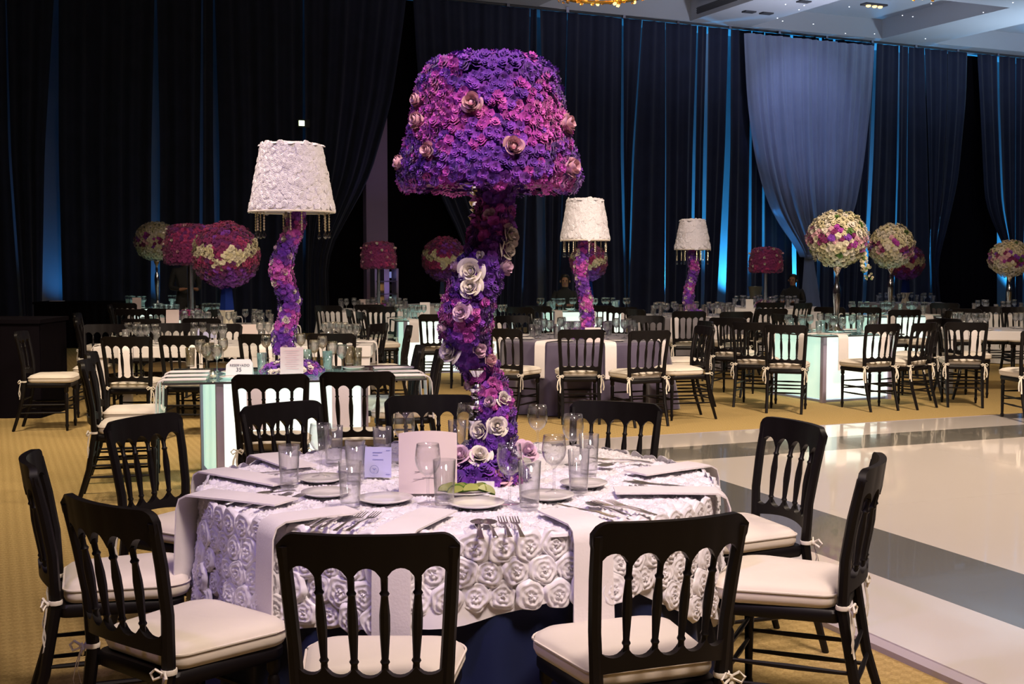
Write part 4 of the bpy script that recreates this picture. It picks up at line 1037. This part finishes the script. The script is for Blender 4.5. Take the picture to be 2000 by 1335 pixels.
# --- second table: lit glass table with the reserved sign
c2 = Vector((-1.60, 9.03)); rz2 = R(11.5); Z2 = .749
lit_table(c2, rz2, 1.80, 1.14, 1.02, .84, -.10, 'glowing mint glass-topped table carrying the reserved sign', turn=R(10))
white_lamp((c2.x - .02, c2.y, Z2), 563, c2.y, [(690, 556, 0, .07), (660, 552, .01, .066), (625, 560, .03, .062), (590, 566, .05, .060), (560, 556, .0, .064), (525, 549, -.04, .066), (500, 556, -.05, .062), (470, 568, -.04, .060), (440, 577, 0, .056), (415, 578, 0, .054)], 569, 282, 414, .215, .305, .042,
           'large white rosette lampshade with crystal strands on the reserved table', 200, .14, .052, 260, .22)
G, Tm = [], []
for (x, y) in ((392, 712), (404, 722), (424, 726), (436, 708), (614, 712), (630, 702), (650, 716), (668, 724), (520, 700), (588, 696)): G.append(put('wine_goblet', GOB_MID, loc=at(x, y, Z2)))
for (x, y) in ((372, 716), (512, 728), (682, 712), (698, 716), (410, 704), (640, 724), (600, 720)): Tm.append(put('tumbler', TUM_MID, loc=at(x, y, Z2)))
group_at('', G, Tm, 'the glowing reserved table')
nk = []
C2 = Vector((c2.x, c2.y, 0))
def p2(x, y): return (C2 + rot2(x, y, rz2)).xy
for y in (-.42, -.12, .2): nk.append(napkin(p2(-.62, y), p2(-.915, y), .14, .32, Z2, flare=1.35, drop_out=.035))
for y in (-.4, -.08, .25): nk.append(napkin(p2(.6, y), p2(.915, y), .14, .30, Z2, flare=1.25, drop_out=.035))
for x in (-.28, .30): nk.append(napkin(p2(x, -.28), p2(x, -.575), .13, .33, Z2, drop_out=.02))
label_row(nk, 'folded napkin over the edge of the glowing reserved table', 'napkin', 'napkins on the reserved table')
pl = []
for (x, y) in ((-.45, -.3), (-.45, .1), (-.2, -.42), (.4, -.42), (.48, -.1), (.45, .3)):
    q = p2(x, y); pl.append(put('bread_plate', PLATE, loc=(q.x, q.y, Z2)))
label_row(pl, 'white side plate on the glowing reserved table', 'plate', 'plates on the reserved table')
# reserved sign: clipped-corner tent card
sp_ = at(469, 732, Z2); sg = empty('reserved_sign', sp_, R(3)); tag(sg, 'white tent card reading RESERVADO 35 on the glowing table', 'sign')
P = [(-.098, 0), (.092, 0), (.092, .085), (.075, .115), (-.06, .115), (-.098, .075)]
b = MB(); b.rings([[(x, -.035 + z * .3, z) for x, z in P], [(x, -.033 + z * .3, z) for x, z in P]]); b.obj('front_sheet', 'card_white', sg, smooth=False)
b = MB(); b.rings([[(x, .037 - z * .3, z) for x, z in P], [(x, .035 - z * .3, z) for x, z in P]]); b.obj('back_sheet', 'card_white', sg, smooth=False)
def text(txt, size, parent, loc, m, rx=90, name='lettering'):
    cu = bpy.data.curves.new(name, 'FONT'); cu.body = txt; cu.size = size; cu.align_x = 'CENTER'; cu.extrude = .0004
    t = bpy.data.objects.new(name, cu); COL.objects.link(t); dg = bpy.context.evaluated_depsgraph_get()
    me = bpy.data.meshes.new_from_object(t.evaluated_get(dg)); bpy.data.objects.remove(t); me.materials.clear(); me.materials.append(MATS[m])
    o = put(name, me, parent, loc); o.rotation_euler = (R(rx), 0, 0); return o
text('RESERVADO', .026, sg, (0, -.0180, .064), 'ink', 73); text('35', .042, sg, (-.005, -.0282, .028), 'ink', 73)
o = card('menu_card', 570, 735, .165, .21, 'card', 4, R(2), Z2, lines=[(-.05 + .006 * (k % 3), .05 - .007 * ((k * 2) % 4), .185 - .016 * k, .0016, 'rose_pink') for k in range(9)]); tag(o, 'pink menu card leaning by the purple flowers of the reserved table', 'menu card')
vp = at(416, 738, Z2); vt = empty('votive_candle', vp); tag(vt, 'small glass votive candle near the reserved sign', 'candle')
b = MB(); b.lathe([(.026, 0), (.03, .045), (.028, .045), (.024, .006), (.001, .006)], 14, cap1=False); b.obj('cup', 'glass', vt)
b = MB(); b.lathe([(.022, .007), (.022, .022), (.001, .022)], 12); b.obj('wax', 'cream_b', vt)
b = MB(); b.lathe([(.001, .022), (.005, .03), (.001, .045)], 8); b.obj('flame', 'flame', vt)
CH = {}
def add(key, *lst):
    for (px, py, f) in lst: CH.setdefault(key, []).append(chairpx(px, py, f))
add('near the glowing reserved table', (528, 732, 98), (698, 727, 96), (165, 706, 14), (178, 690, 12), (819, 677, 188), (858, 686, 186))

# --- third table: white slab table behind it
c3 = Vector((-2.72, 12.35)); rz3 = R(3)
slab_table(c3, rz3, 2.65, 1.05, 'long white slab table behind the glowing reserved table')
dress_rect(c3, rz3, 2.65, 1.05, 'the long white slab table', .75, 4, 1, .30)
for y in (-.3, .05): nk.append(napkin((c3.x - 1.0, c3.y + y), (c3.x - 1.335, c3.y + y), .15, .34, .75, flare=1.5, drop_out=.05))
label_row(nk[-2:], 'napkin hanging wide off the left end of the white slab table', 'napkin', 'napkins on the slab table end')
mini_card(489, 652, .75, .19, .11, 'card', 'wide blank card on the white slab table left of the purple column', R(3))
mini_card(402, 660, .75, .22, .10, 'card_blue', 'lavender place card on the white slab table', R(2))
add('at the white slab table', (246, 658, 92), (358, 656, 90), (513, 653, 90), (647, 652, 90), (798, 637, 186), (40, 648, 8), (343, 632, -90), (432, 633, -90), (205, 634, -85))
# --- tables further left
c4 = Vector((-3.62, 15.6)); cloth_table(c4, .88, 'cloth_white', 'round table carrying the wine-red flower ball on blue vase', 'white cloth under the wine-red flower ball')
ball_vase((c4.x, c4.y, .745), .80, .90, 'wine-red flower globe with cream band on tall blue vase', .055, 220)
dress_round(c4, .88, 8, 'the table under the blue vase', off=.3)
add('near the blue vase table', (275, 623, 92), (393, 622, 90), (150, 622, 15))
c5 = Vector((-4.68, 17.9)); lit_table(c5, R(10), 1.4, 1.1, .8, .7, 0, 'glowing table carrying the wine-red drum lamp at left')
drum_lamp((c5.x, c5.y, .75), aty(372, 478, 17.9).z, .72, .54, 'wine-red flower drum lamp behind the blue vase globe', .05, 120)
dress_rect(c5, R(10), 1.4, 1.1, 'the glowing table at left', .75, 2, 1, .25)
mini_card(337, 633, .75, .17, .19, 'card', 'upright white menu card on the glowing table at left')
add('near the glowing table at left', (254, 604, 90), (317, 603, 90), (150, 612, 10), (420, 604, 170))
c6 = Vector((-6.32, 21.9)); lit_table(c6, R(10), 1.5, 1.1, .9, .7, 0, 'farthest glowing table at left under the cream bouquet')
trumpet_bouquet((c6.x, c6.y, .75), .98, .345, .31, 'cream and purple bouquet in silver vase, farthest left', .065, 130)
dress_rect(c6, R(10), 1.5, 1.1, 'the farthest left table', .75, 2, 1, .2)
mini_card(267, 604, .75, .15, .2, 'card', 'small white card at the foot of the farthest left vase')
add('near the farthest left table', (215, 596, 15), (240, 592, 80), (400, 594, 175))
# --- centre left
c7 = Vector((-2.32, 20.5)); cloth_table(c7, .9, 'cloth_white', 'round table carrying the small drum lamp', 'white cloth under the small wine-red drum lamp')
drum_lamp((aty(740, 590, 20.5).x, 20.5, .745), 1.66, .57, .40, 'small wine-red flower drum lamp in front of the lit column', .05, 90, .03)
dress_round(c7, .9, 8, 'the small drum lamp table')
mini_card(709, 598, .747, .14, .13, 'card', 'small white card left of the small drum lamp')
add('near the small drum lamp table', (640, 597, 70), (682, 605, 15), (703, 609, 20), (722, 595, 88), (746, 599, 95), (741, 632, 160))
c8 = Vector((-.88, 17.6)); lit_table(c8, R(12), 1.70, 1.1, 1.4, .8, 0, 'glowing glass table left of the purple column')
dress_rect(c8, R(12), 1.75, 1.1, 'the left-of-centre glowing table', .75, 3, 1, .3)
mini_card(830, 616, .75, .15, .2, 'card', 'upright cream menu card on the glowing table by the column')
add('near the left-of-centre glowing table', (853, 614, 92), (930, 612, 90))
c9 = Vector((-1.25, 23.2)); cloth_table(c9, .85, 'cloth_white', 'far round table under the second flower ball', 'white cloth under the second flower ball')
ball_vase((aty(868, 590, 23).x, 23.0, .745), .79, .86, 'wine-red flower globe on mirrored vase left of the column', .06, 100, 'pole_silver', .0)
# --- purple cloth table, centre right
c10 = Vector((.775, 13.25)); cloth_table(c10, .90, 'purple_cloth', 'round table with white lamp under dusky purple cloth', 'dusky purple floor-length cloth on the centre table')
white_lamp((c10.x, c10.y, .745), 1143, c10.y, [(650, 1147, 0, .055), (610, 1147, .01, .055), (580, 1143, .03, .052), (550, 1137, .0, .055), (525, 1133, -.03, .055), (500, 1137, -.03, .052), (480, 1142, 0, .05), (465, 1143, 0, .045)], 1143, 389, 469, .185, .258, .05,
           'white rosette lampshade lamp on the dusky purple table', 60, .13, .058, 110, .2)
dress_round(c10, .90, 8, 'the dusky purple table', off=-.35, nap_l=.36)
mini_card(1158, 668, .747, .16, .15, 'card', 'pink menu card at the foot of the purple table lamp')
add('at the dusky purple table', (1135, 644, 92), (1270, 646, 112), (979, 642, 62), (1378, 638, 196), (1380, 628, 192), (1262, 617, -95), (1000, 617, -75))
# --- far centre table with two men near
c11 = Vector((1.2, 20.6)); lit_table(c11, R(14), 1.7, 1.0, 1.2, .7, 0, 'far glowing table behind the dusky purple table')
ball_vase((aty(1149, 590, 20.9).x, 20.9, .75), .60, .80, 'wine-red and cream flower globe half hidden by the white lamp', .055, 70, 'vase_blue')
dress_rect(c11, R(14), 1.7, 1.0, 'the far glowing centre table', .75, 3, 1, .2)
add('near the far glowing centre table', (1172, 597, 90), (1215, 600, 95), (1050, 598, 60), (1015, 600, 60))
# --- grey cloth table with small white lamp
c12 = Vector((2.72, 18.5)); cloth_table(c12, .92, 'grey_cloth', 'round table with small white lamp under grey cloth', 'grey floor-length cloth under the small white lamp')
white_lamp((c12.x, c12.y, .745), 1352, c12.y, [(612, 1350, 0, .06), (590, 1344, 0, .06), (565, 1346, .03, .055), (545, 1352, .04, .052), (525, 1356, 0, .055), (505, 1352, -.03, .055), (485, 1350, 0, .05)], 1353, 429, 487, .175, .262, .055,
           'small white rosette lampshade lamp farther back, right of centre', 50, .17, .065, 80, .2)
dress_round(c12, .92, 10, 'the grey cloth table', off=.1, nap_l=.3)
add('at the grey cloth table', (1346, 608, 90), (1439, 609, 100), (1480, 601, 165), (1240, 604, 30))
c13 = Vector((aty(1495, 590, 22).x, 22.0)); cloth_table(c13, .88, 'cloth_white', 'far round table under the crimson drum lamp', 'white cloth under the far crimson drum lamp')
drum_lamp((c13.x, c13.y, .745), 1.58, .58, .40, 'crimson flower drum lamp beside the pale tied-back drape', .05, 90, .035)
dress_round(c13, .88, 8, 'the far crimson drum lamp table')
mini_card(1464, 602, .747, .13, .16, 'card_white', 'white card on the far crimson drum lamp table')
add('near the crimson drum lamp table', (1505, 591, 90), (1508, 603, 95), (1570, 592, 130))
# --- right: lit square table with the tall vase
c14 = Vector((3.69, 14.2)); lit_table(c14, R(24), 1.15, 1.15, .92, .92, 0, 'glowing square table under the tall cream bouquet', ('panel_mint', 'panel_white'))
trumpet_bouquet((aty(1633, 640, 14.4).x, 14.4, .75), .90, .315, .29, 'large cream and purple bouquet in tall silver vase', .072, 200, True)
dress_rect(c14, R(24), 1.15, 1.15, 'the glowing square table', .75, 2, 2, .38)
mini_card(1594, 640, .75, .12, .20, 'card', 'upright cream menu card on the glowing square table')
add('at the glowing square table', (1421, 621, 62), (1468, 630, 66), (1534, 635, 72), (1726, 633, 112), (1808, 631, 128), (1826, 623, 140), (1530, 614, 30))
c15 = Vector((5.75, 18.8)); lit_table(c15, R(16), 1.3, 1.2, .9, .9, 0, 'glowing table under the smaller right-hand bouquet')
trumpet_bouquet((aty(1738, 612, 18.8).x, 18.8, .75), .86, .30, .30, 'smaller cream and purple bouquet in silver vase at right', .075, 130)
dress_rect(c15, R(16), 1.3, 1.2, 'the glowing table at right', .75, 2, 2, .3)
add('near the glowing table at right', (1768, 605, 92), (1690, 600, 70), (1852, 606, 150), (1620, 600, 60))
c16 = Vector((aty(1768, 590, 24).x, 24.0)); cloth_table(c16, .85, 'grey_cloth', 'far round table under the half-hidden globe', 'grey cloth under the half-hidden globe at right')
ball_vase((c16.x, c16.y, .745), .66, .80, 'purple globe with cream band half hidden behind right bouquet', .06, 60, 'vase_blue')
dress_round(c16, .85, 6, 'the far right globe table', naps=False)
c17 = Vector((6.25, 14.75)); slab_table(c17, R(-12), 2.1, .9, 'white slab table cut off by the right edge')
dress_rect(c17, R(-12), 2.1, .9, 'the right-hand white slab table', .75, 3, 1, .32)
add('at the right-hand white slab table', (1888, 630, 78), (2040, 645, 95), (1935, 599, -90), (1985, 600, -95), (1850, 622, 20))
c18 = Vector((aty(1996, 590, 19).x, 19.5)); cloth_table(c18, .85, 'cloth_white', 'far round table at the right edge', 'white cloth on the far table at the right edge')
trumpet_bouquet((c18.x, c18.y, .745), .70, .30, .26, 'cream and purple bouquet cut off by the right edge', .06, 80, True)
dress_round(c18, .85, 6, 'the far right-edge table', naps=False)
add('near the far right-edge table', (1845, 592, 60), (1884, 603, 60))
for key, lst in CH.items(): label_row(lst, 'black spindle-back chair with cream cushion ' + key, 'chair', 'chairs ' + key)

# ------------------------------------------------------------------ service counters, column, shelf, bucket
def counter(x0, x1, y0, y1, h, label):
    o = empty('service_counter', ((x0 + x1) / 2, (y0 + y1) / 2, 0)); tag(o, label, 'counter'); w_, d_ = x1 - x0, y1 - y0
    b = MB(); b.box((0, 0, h - .02), (w_ + .04, d_ + .04, .04)); b.obj('counter_top', 'black_cloth', o, smooth=False)
    b = MB(); n = 60
    b.grid(lambda s, t: ((s - .5) * w_, -d_ / 2 - .02 * math.sin(s * 60) * (1 - t), (h - .04) * t), n, 3); b.obj('front_skirt', 'black_cloth', o)
    b = MB(); b.box((0, .01, (h - .04) / 2), (w_, d_ - .04, h - .04)); b.obj('body', 'black_cloth', o, smooth=False); return o
counter(-7.4, -4.72, 12.25, 13.0, .99, 'black draped counter at the left edge behind the slab table chair')
counter(-8.6, -7.2, 22.1, 22.9, .83, 'small black draped counter at far left before the drapes')
o = napkin((aty(100, 588, 22.4).x, 22.4), (aty(124, 588, 22.4).x, 22.4), .2, 0, .83); tag(o, 'white folded towel on the small black counter', 'towel')
ua, ub = wallpt(718, 400)[0], wallpt(760, 400)[0]
b = MB(); q = wp((ua + ub) / 2, 3.4, -.2); b.box(q, (ub - ua, .22, 6.8), WA); tag(b.obj('trim_1', 'column', smooth=False), kind='structure')
spot('column_uplight', wp((ua + ub) / 2, .2, .9), wp((ua + ub) / 2, 3.2, -.1), 150, (.50, .34, .9), 34, .8, .1)
sh_u = (ua + ub) / 2; se = empty('bottle_shelf', wp(sh_u, 0, .35), WA); tag(se, 'narrow back-lit shelf unit below the lit column', 'shelf')
z0, z1 = wallpt(740, 597)[1], wallpt(740, 524)[1]; hw = (ub - ua) / 2
for x in (-hw, 0, hw): b = MB(); b.box((x, 0, z1 / 2), (.05 if x else .12, .3, z1)); b.obj('upright', 'strip', se, smooth=False)
for k in range(4): b = MB(); b.box((0, 0, lerp(z0, z1, k / 3)), (2 * hw, .3, .03)); b.obj('shelf_board', 'vent_dark', se, smooth=False)
for i, mrow in enumerate((('shelf_amber', 'shelf_white'), ('shelf_amber', 'vent_dark'), ('vent_dark', 'shelf_blue'))):
    for j, m_ in enumerate(mrow): b = MB(); b.box((-hw * .5 + hw * j, .05, lerp(z0, z1, (i + .5) / 3)), (hw - .14, .02, (z1 - z0) / 3 - .14)); b.obj('lit_panel', m_, se, smooth=False)
ue, ze = wallpt(587, 243); e = empty('emergency_light', wp(ue, ze, .25), WA); tag(e, 'tiny glowing emergency light high on the left drapes', 'light')
b = MB(); b.box((0, .02, 0), (.26, .04, .16)); b.obj('housing', 'vent_dark', e, smooth=False)
b = MB(); b.box((-.05, -.005, 0), (.12, .01, .11)); b.obj('lens', 'exit_glow', e, smooth=False)
bk = aty(1475, 583, 25.0); st = empty('ice_bucket', (bk.x, 25.0, 0)); tag(st, 'grey metal ice bucket on a stand left of the crimson drum lamp', 'bucket')
b = MB(); b.lathe([(.10, bk.z), (.145, bk.z + .24), (.15, bk.z + .25), (.135, bk.z + .25), (.09, bk.z + .01)], 18, cap1=False); b.obj('pail', 'bucket', st, sharp=60)
b = MB(); b.lathe([(.14, 0), (.14, .015), (.02, .03), (.018, bk.z - .01), (.09, bk.z)], 14); b.obj('stand', 'vent_dark', st)

# ------------------------------------------------------------------ chandeliers (only the undersides dip into view)
def chandelier(px, Y, rad, ymax, label):
    zc = aty(px, ymax, Y + 2 * rad).z + .04; c = aty(px, 0, Y); o = empty('chandelier', (c.x, Y + rad, zc)); tag(o, label, 'chandelier')
    for k, (r, z) in enumerate(((rad, .05), (rad * .96, .22), (rad * .8, .42))):
        b = MB(); b.tube([(r * math.cos(6.2832 * i / 40), r * math.sin(6.2832 * i / 40), z) for i in range(41)], .025, 6); b.obj('ring', 'gold', o)
    items = []; tv, tf = FLT_LO[0]
    for i in range(420):
        a = random.uniform(0, 6.2832); t = random.random(); r = lerp(rad, rad * .85, t) + random.uniform(-.06, .06); items.append((frame_to((math.cos(a), math.sin(a), -.5), (r * math.cos(a), r * math.sin(a), .02 + t * .35 + random.uniform(-.03, .03)), 0, .055), random.randrange(3), 0 if random.random() < .72 else 1))
    join_copies('crystal_beads', FLT_LO, items, ['gold', 'gold_glow'], o)
    b = MB(); b.tube([(0, 0, .4), (0, 0, ceil_z - zc + .4)], .03, 8); b.obj('stem', 'gold', o)
    for i in range(3): a = 6.2832 * i / 3; b = MB(); b.tube([(0, 0, .45), (rad * math.cos(a), rad * math.sin(a), .05)], .012, 6); b.obj('arm', 'gold', o)
    l = bpy.data.lights.new('chandelier_glow', 'POINT'); l.energy = 60; l.color = (1, .7, .35); l.shadow_soft_size = .3; lo = bpy.data.objects.new('chandelier_glow', l); COL.objects.link(lo); lo.location = (c.x, Y + rad, zc + .25)
    return o
chandelier(1185, 17.0, .66, 17, 'gold crystal ring chandelier at the top edge above the drapes')
chandelier(1842, 19.0, .48, 7, 'second gold ring chandelier at the top right edge')

# ------------------------------------------------------------------ people
def person(base, face, pose, label, h=1.72):
    """one skinned body; pose 'sit' or 'stand'"""
    s = h / 1.72; J = {}; E_ = []
    def j(n, p, r): J[n] = (Vector(p) * s, r * s)
    if pose == 'sit':
        j('pelvis', (0, 0, .52), .135); j('waist', (0, .01, .68), .125); j('chest', (0, .03, .90), .145); j('neck0', (0, .03, 1.06), .075); j('neck', (0, .045, 1.11), .052); j('head', (0, .065, 1.20), .075); j('crown', (0, .055, 1.30), .070)
        for q, sd in (('l', -1), ('r', 1)):
            j('sh' + q, (sd * .17, .02, 1.00), .065); j('el' + q, (sd * .25, .10, .78), .047); j('wr' + q, (sd * .13, .33, .80), .032); j('ha' + q, (sd * .10, .40, .80), .028)
            j('hip' + q, (sd * .09, .05, .50), .095); j('kn' + q, (sd * .13, .45, .50), .068); j('an' + q, (sd * .13, .45, .09), .045); j('to' + q, (sd * .14, .60, .04), .035)
    else:
        j('pelvis', (0, 0, .95), .135); j('waist', (0, 0, 1.10), .12); j('chest', (0, .01, 1.32), .145); j('neck0', (0, .0, 1.46), .075); j('neck', (0, .01, 1.51), .052); j('head', (0, .025, 1.60), .075); j('crown', (0, .01, 1.70), .070)
        for q, sd in (('l', -1), ('r', 1)):
            j('sh' + q, (sd * .18, 0, 1.40), .065); j('el' + q, (sd * .24, -.02, 1.13), .047); j('wr' + q, (sd * .14, .20, 1.10), .032); j('ha' + q, (sd * .08, .25, 1.11), .028)
            j('hip' + q, (sd * .09, 0, .88), .098); j('kn' + q, (sd * .10, .02, .49), .068); j('an' + q, (sd * .10, -.01, .09), .045); j('to' + q, (sd * .12, .15, .04), .035)
    names = list(J); ix = {n: i for i, n in enumerate(names)}
    ed = [('pelvis', 'waist'), ('waist', 'chest'), ('chest', 'neck0'), ('neck0', 'neck'), ('neck', 'head'), ('head', 'crown')]
    for q in 'lr': ed += [('chest', 'sh' + q), ('sh' + q, 'el' + q), ('el' + q, 'wr' + q), ('wr' + q, 'ha' + q), ('pelvis', 'hip' + q), ('hip' + q, 'kn' + q), ('kn' + q, 'an' + q), ('an' + q, 'to' + q)]
    V = [tuple(J[n][0]) for n in names]; rad = [J[n][1] for n in names]; edges = [(ix[a], ix[c]) for a, c in ed]
    for q, sd in (('l', -1), ('r', 1)):                        # five fingers on each hand
        hp = J['ha' + q][0]; fw = (hp - J['wr' + q][0]).normalized(); sidev = Vector((-fw.y, fw.x, 0)) * -sd
        for k, (off, ln) in enumerate(((-.030, .055), (-.010, .07), (.010, .075), (.028, .065))):
            a = hp + sidev * off * s + fw * .02 * s; V += [tuple(a), tuple(a + fw * ln * .5 * s), tuple(a + fw * ln * s - Vector((0, 0, .02)) * s)]; rad += [.011 * s, .009 * s, .007 * s]; o = len(V) - 3; edges += [(ix['ha' + q], o), (o, o + 1), (o + 1, o + 2)]
        a = hp - fw * .02 * s + Vector((-sd * .03, 0, .01)) * s; V += [tuple(a), tuple(a + (fw * .03 + Vector((-sd * .025, 0, .0))) * s)]; rad += [.012 * s, .008 * s]; o = len(V) - 2; edges += [(ix['ha' + q], o), (o, o + 1)]
    me = bpy.data.meshes.new('body'); me.from_pydata(V, edges, []); tmp = bpy.data.objects.new('body_tmp', me); COL.objects.link(tmp)
    sk = tmp.modifiers.new('skin', 'SKIN'); 
    if not me.skin_vertices:
        bpy.context.view_layer.objects.active = tmp; bpy.ops.mesh.customdata_skin_add()
    for i, sv in enumerate(me.skin_vertices[0].data): sv.radius = (rad[i], rad[i]); sv.use_root = (i == 0)
    sk.use_smooth_shade = True; ss = tmp.modifiers.new('sub', 'SUBSURF'); ss.levels = 1; ss.render_levels = 1
    dg = bpy.context.evaluated_depsgraph_get(); dg.update(); bm_ = bpy.data.meshes.new_from_object(tmp.evaluated_get(dg)); bpy.data.objects.remove(tmp)
    bm_.materials.clear(); bm_.materials.append(MATS['suit']); bm_.materials.append(MATS['skin']); bm_.name = 'body'
    nz = J['neck'][0].z - .005; w1 = [J['wrl'][0], J['wrr'][0]]; h1 = [J['hal'][0], J['har'][0]]
    for p in bm_.polygons:
        c = p.center; hand = any((c - h_).length < .115 * s and (c - w_).dot(h_ - w_) > 0 for w_, h_ in zip(w1, h1))
        p.material_index = 1 if (c.z > nz or hand) else 0; p.use_smooth = True
    e = empty('person', base, R(face - 90)); tag(e, label, 'person'); put('body', bm_, e)
    hd = J['head'][0]; b = MB()
    b.lathe([(.001, .135), (.05, .128), (.072, .10), (.080, .06), (.078, .0), (.066, -.04)], 14, hd + Vector((0, -.022, 0)) * s, False, False); ho = b.obj('hair', 'hair', e)
    for v in ho.data.vertices:                                  # hairline: open over the face
        if v.co.y > hd.y + .02 * s and v.co.z < hd.z + .075 * s: v.co.y = hd.y + .02 * s
    for sd in (-1, 1):
        b = MB(); b.ball(hd + Vector((sd * .03, .072, .02)) * s, .011 * s, 8, 6); b.obj('eye', 'eye', e)
        b = MB(); b.ball(hd + Vector((sd * .083, -.005, .005)) * s, .014 * s, 8, 6, 1.4); b.obj('ear', 'skin', e)
    b = MB(); b.lathe([(.006, .03), (.012, .005), (.016, -.012), (.004, -.02)], 8, hd + Vector((0, .080, 0)) * s); b.obj('nose', 'skin', e)
    b = MB(); b.box(hd + Vector((0, .074, -.045)) * s, (.045 * s, .012, .008)); b.obj('mouth', 'wine_a', e, smooth=False)
    return e
pm = aty(1104, 560, 21.9); person((pm.x, 21.9, 0), -95, 'sit', 'person in dark clothes seated facing the hall, hands on table, centre')
pm = aty(1550, 560, 24.2); person((pm.x, 24.2, -.02), -120, 'sit', 'person in dark clothes seated beneath the pale tied-back drape')
pm = aty(362, 560, 20.4); person((pm.x, 20.4, 0), -60, 'stand', 'person in dark clothes standing behind the left drum lamp pole')
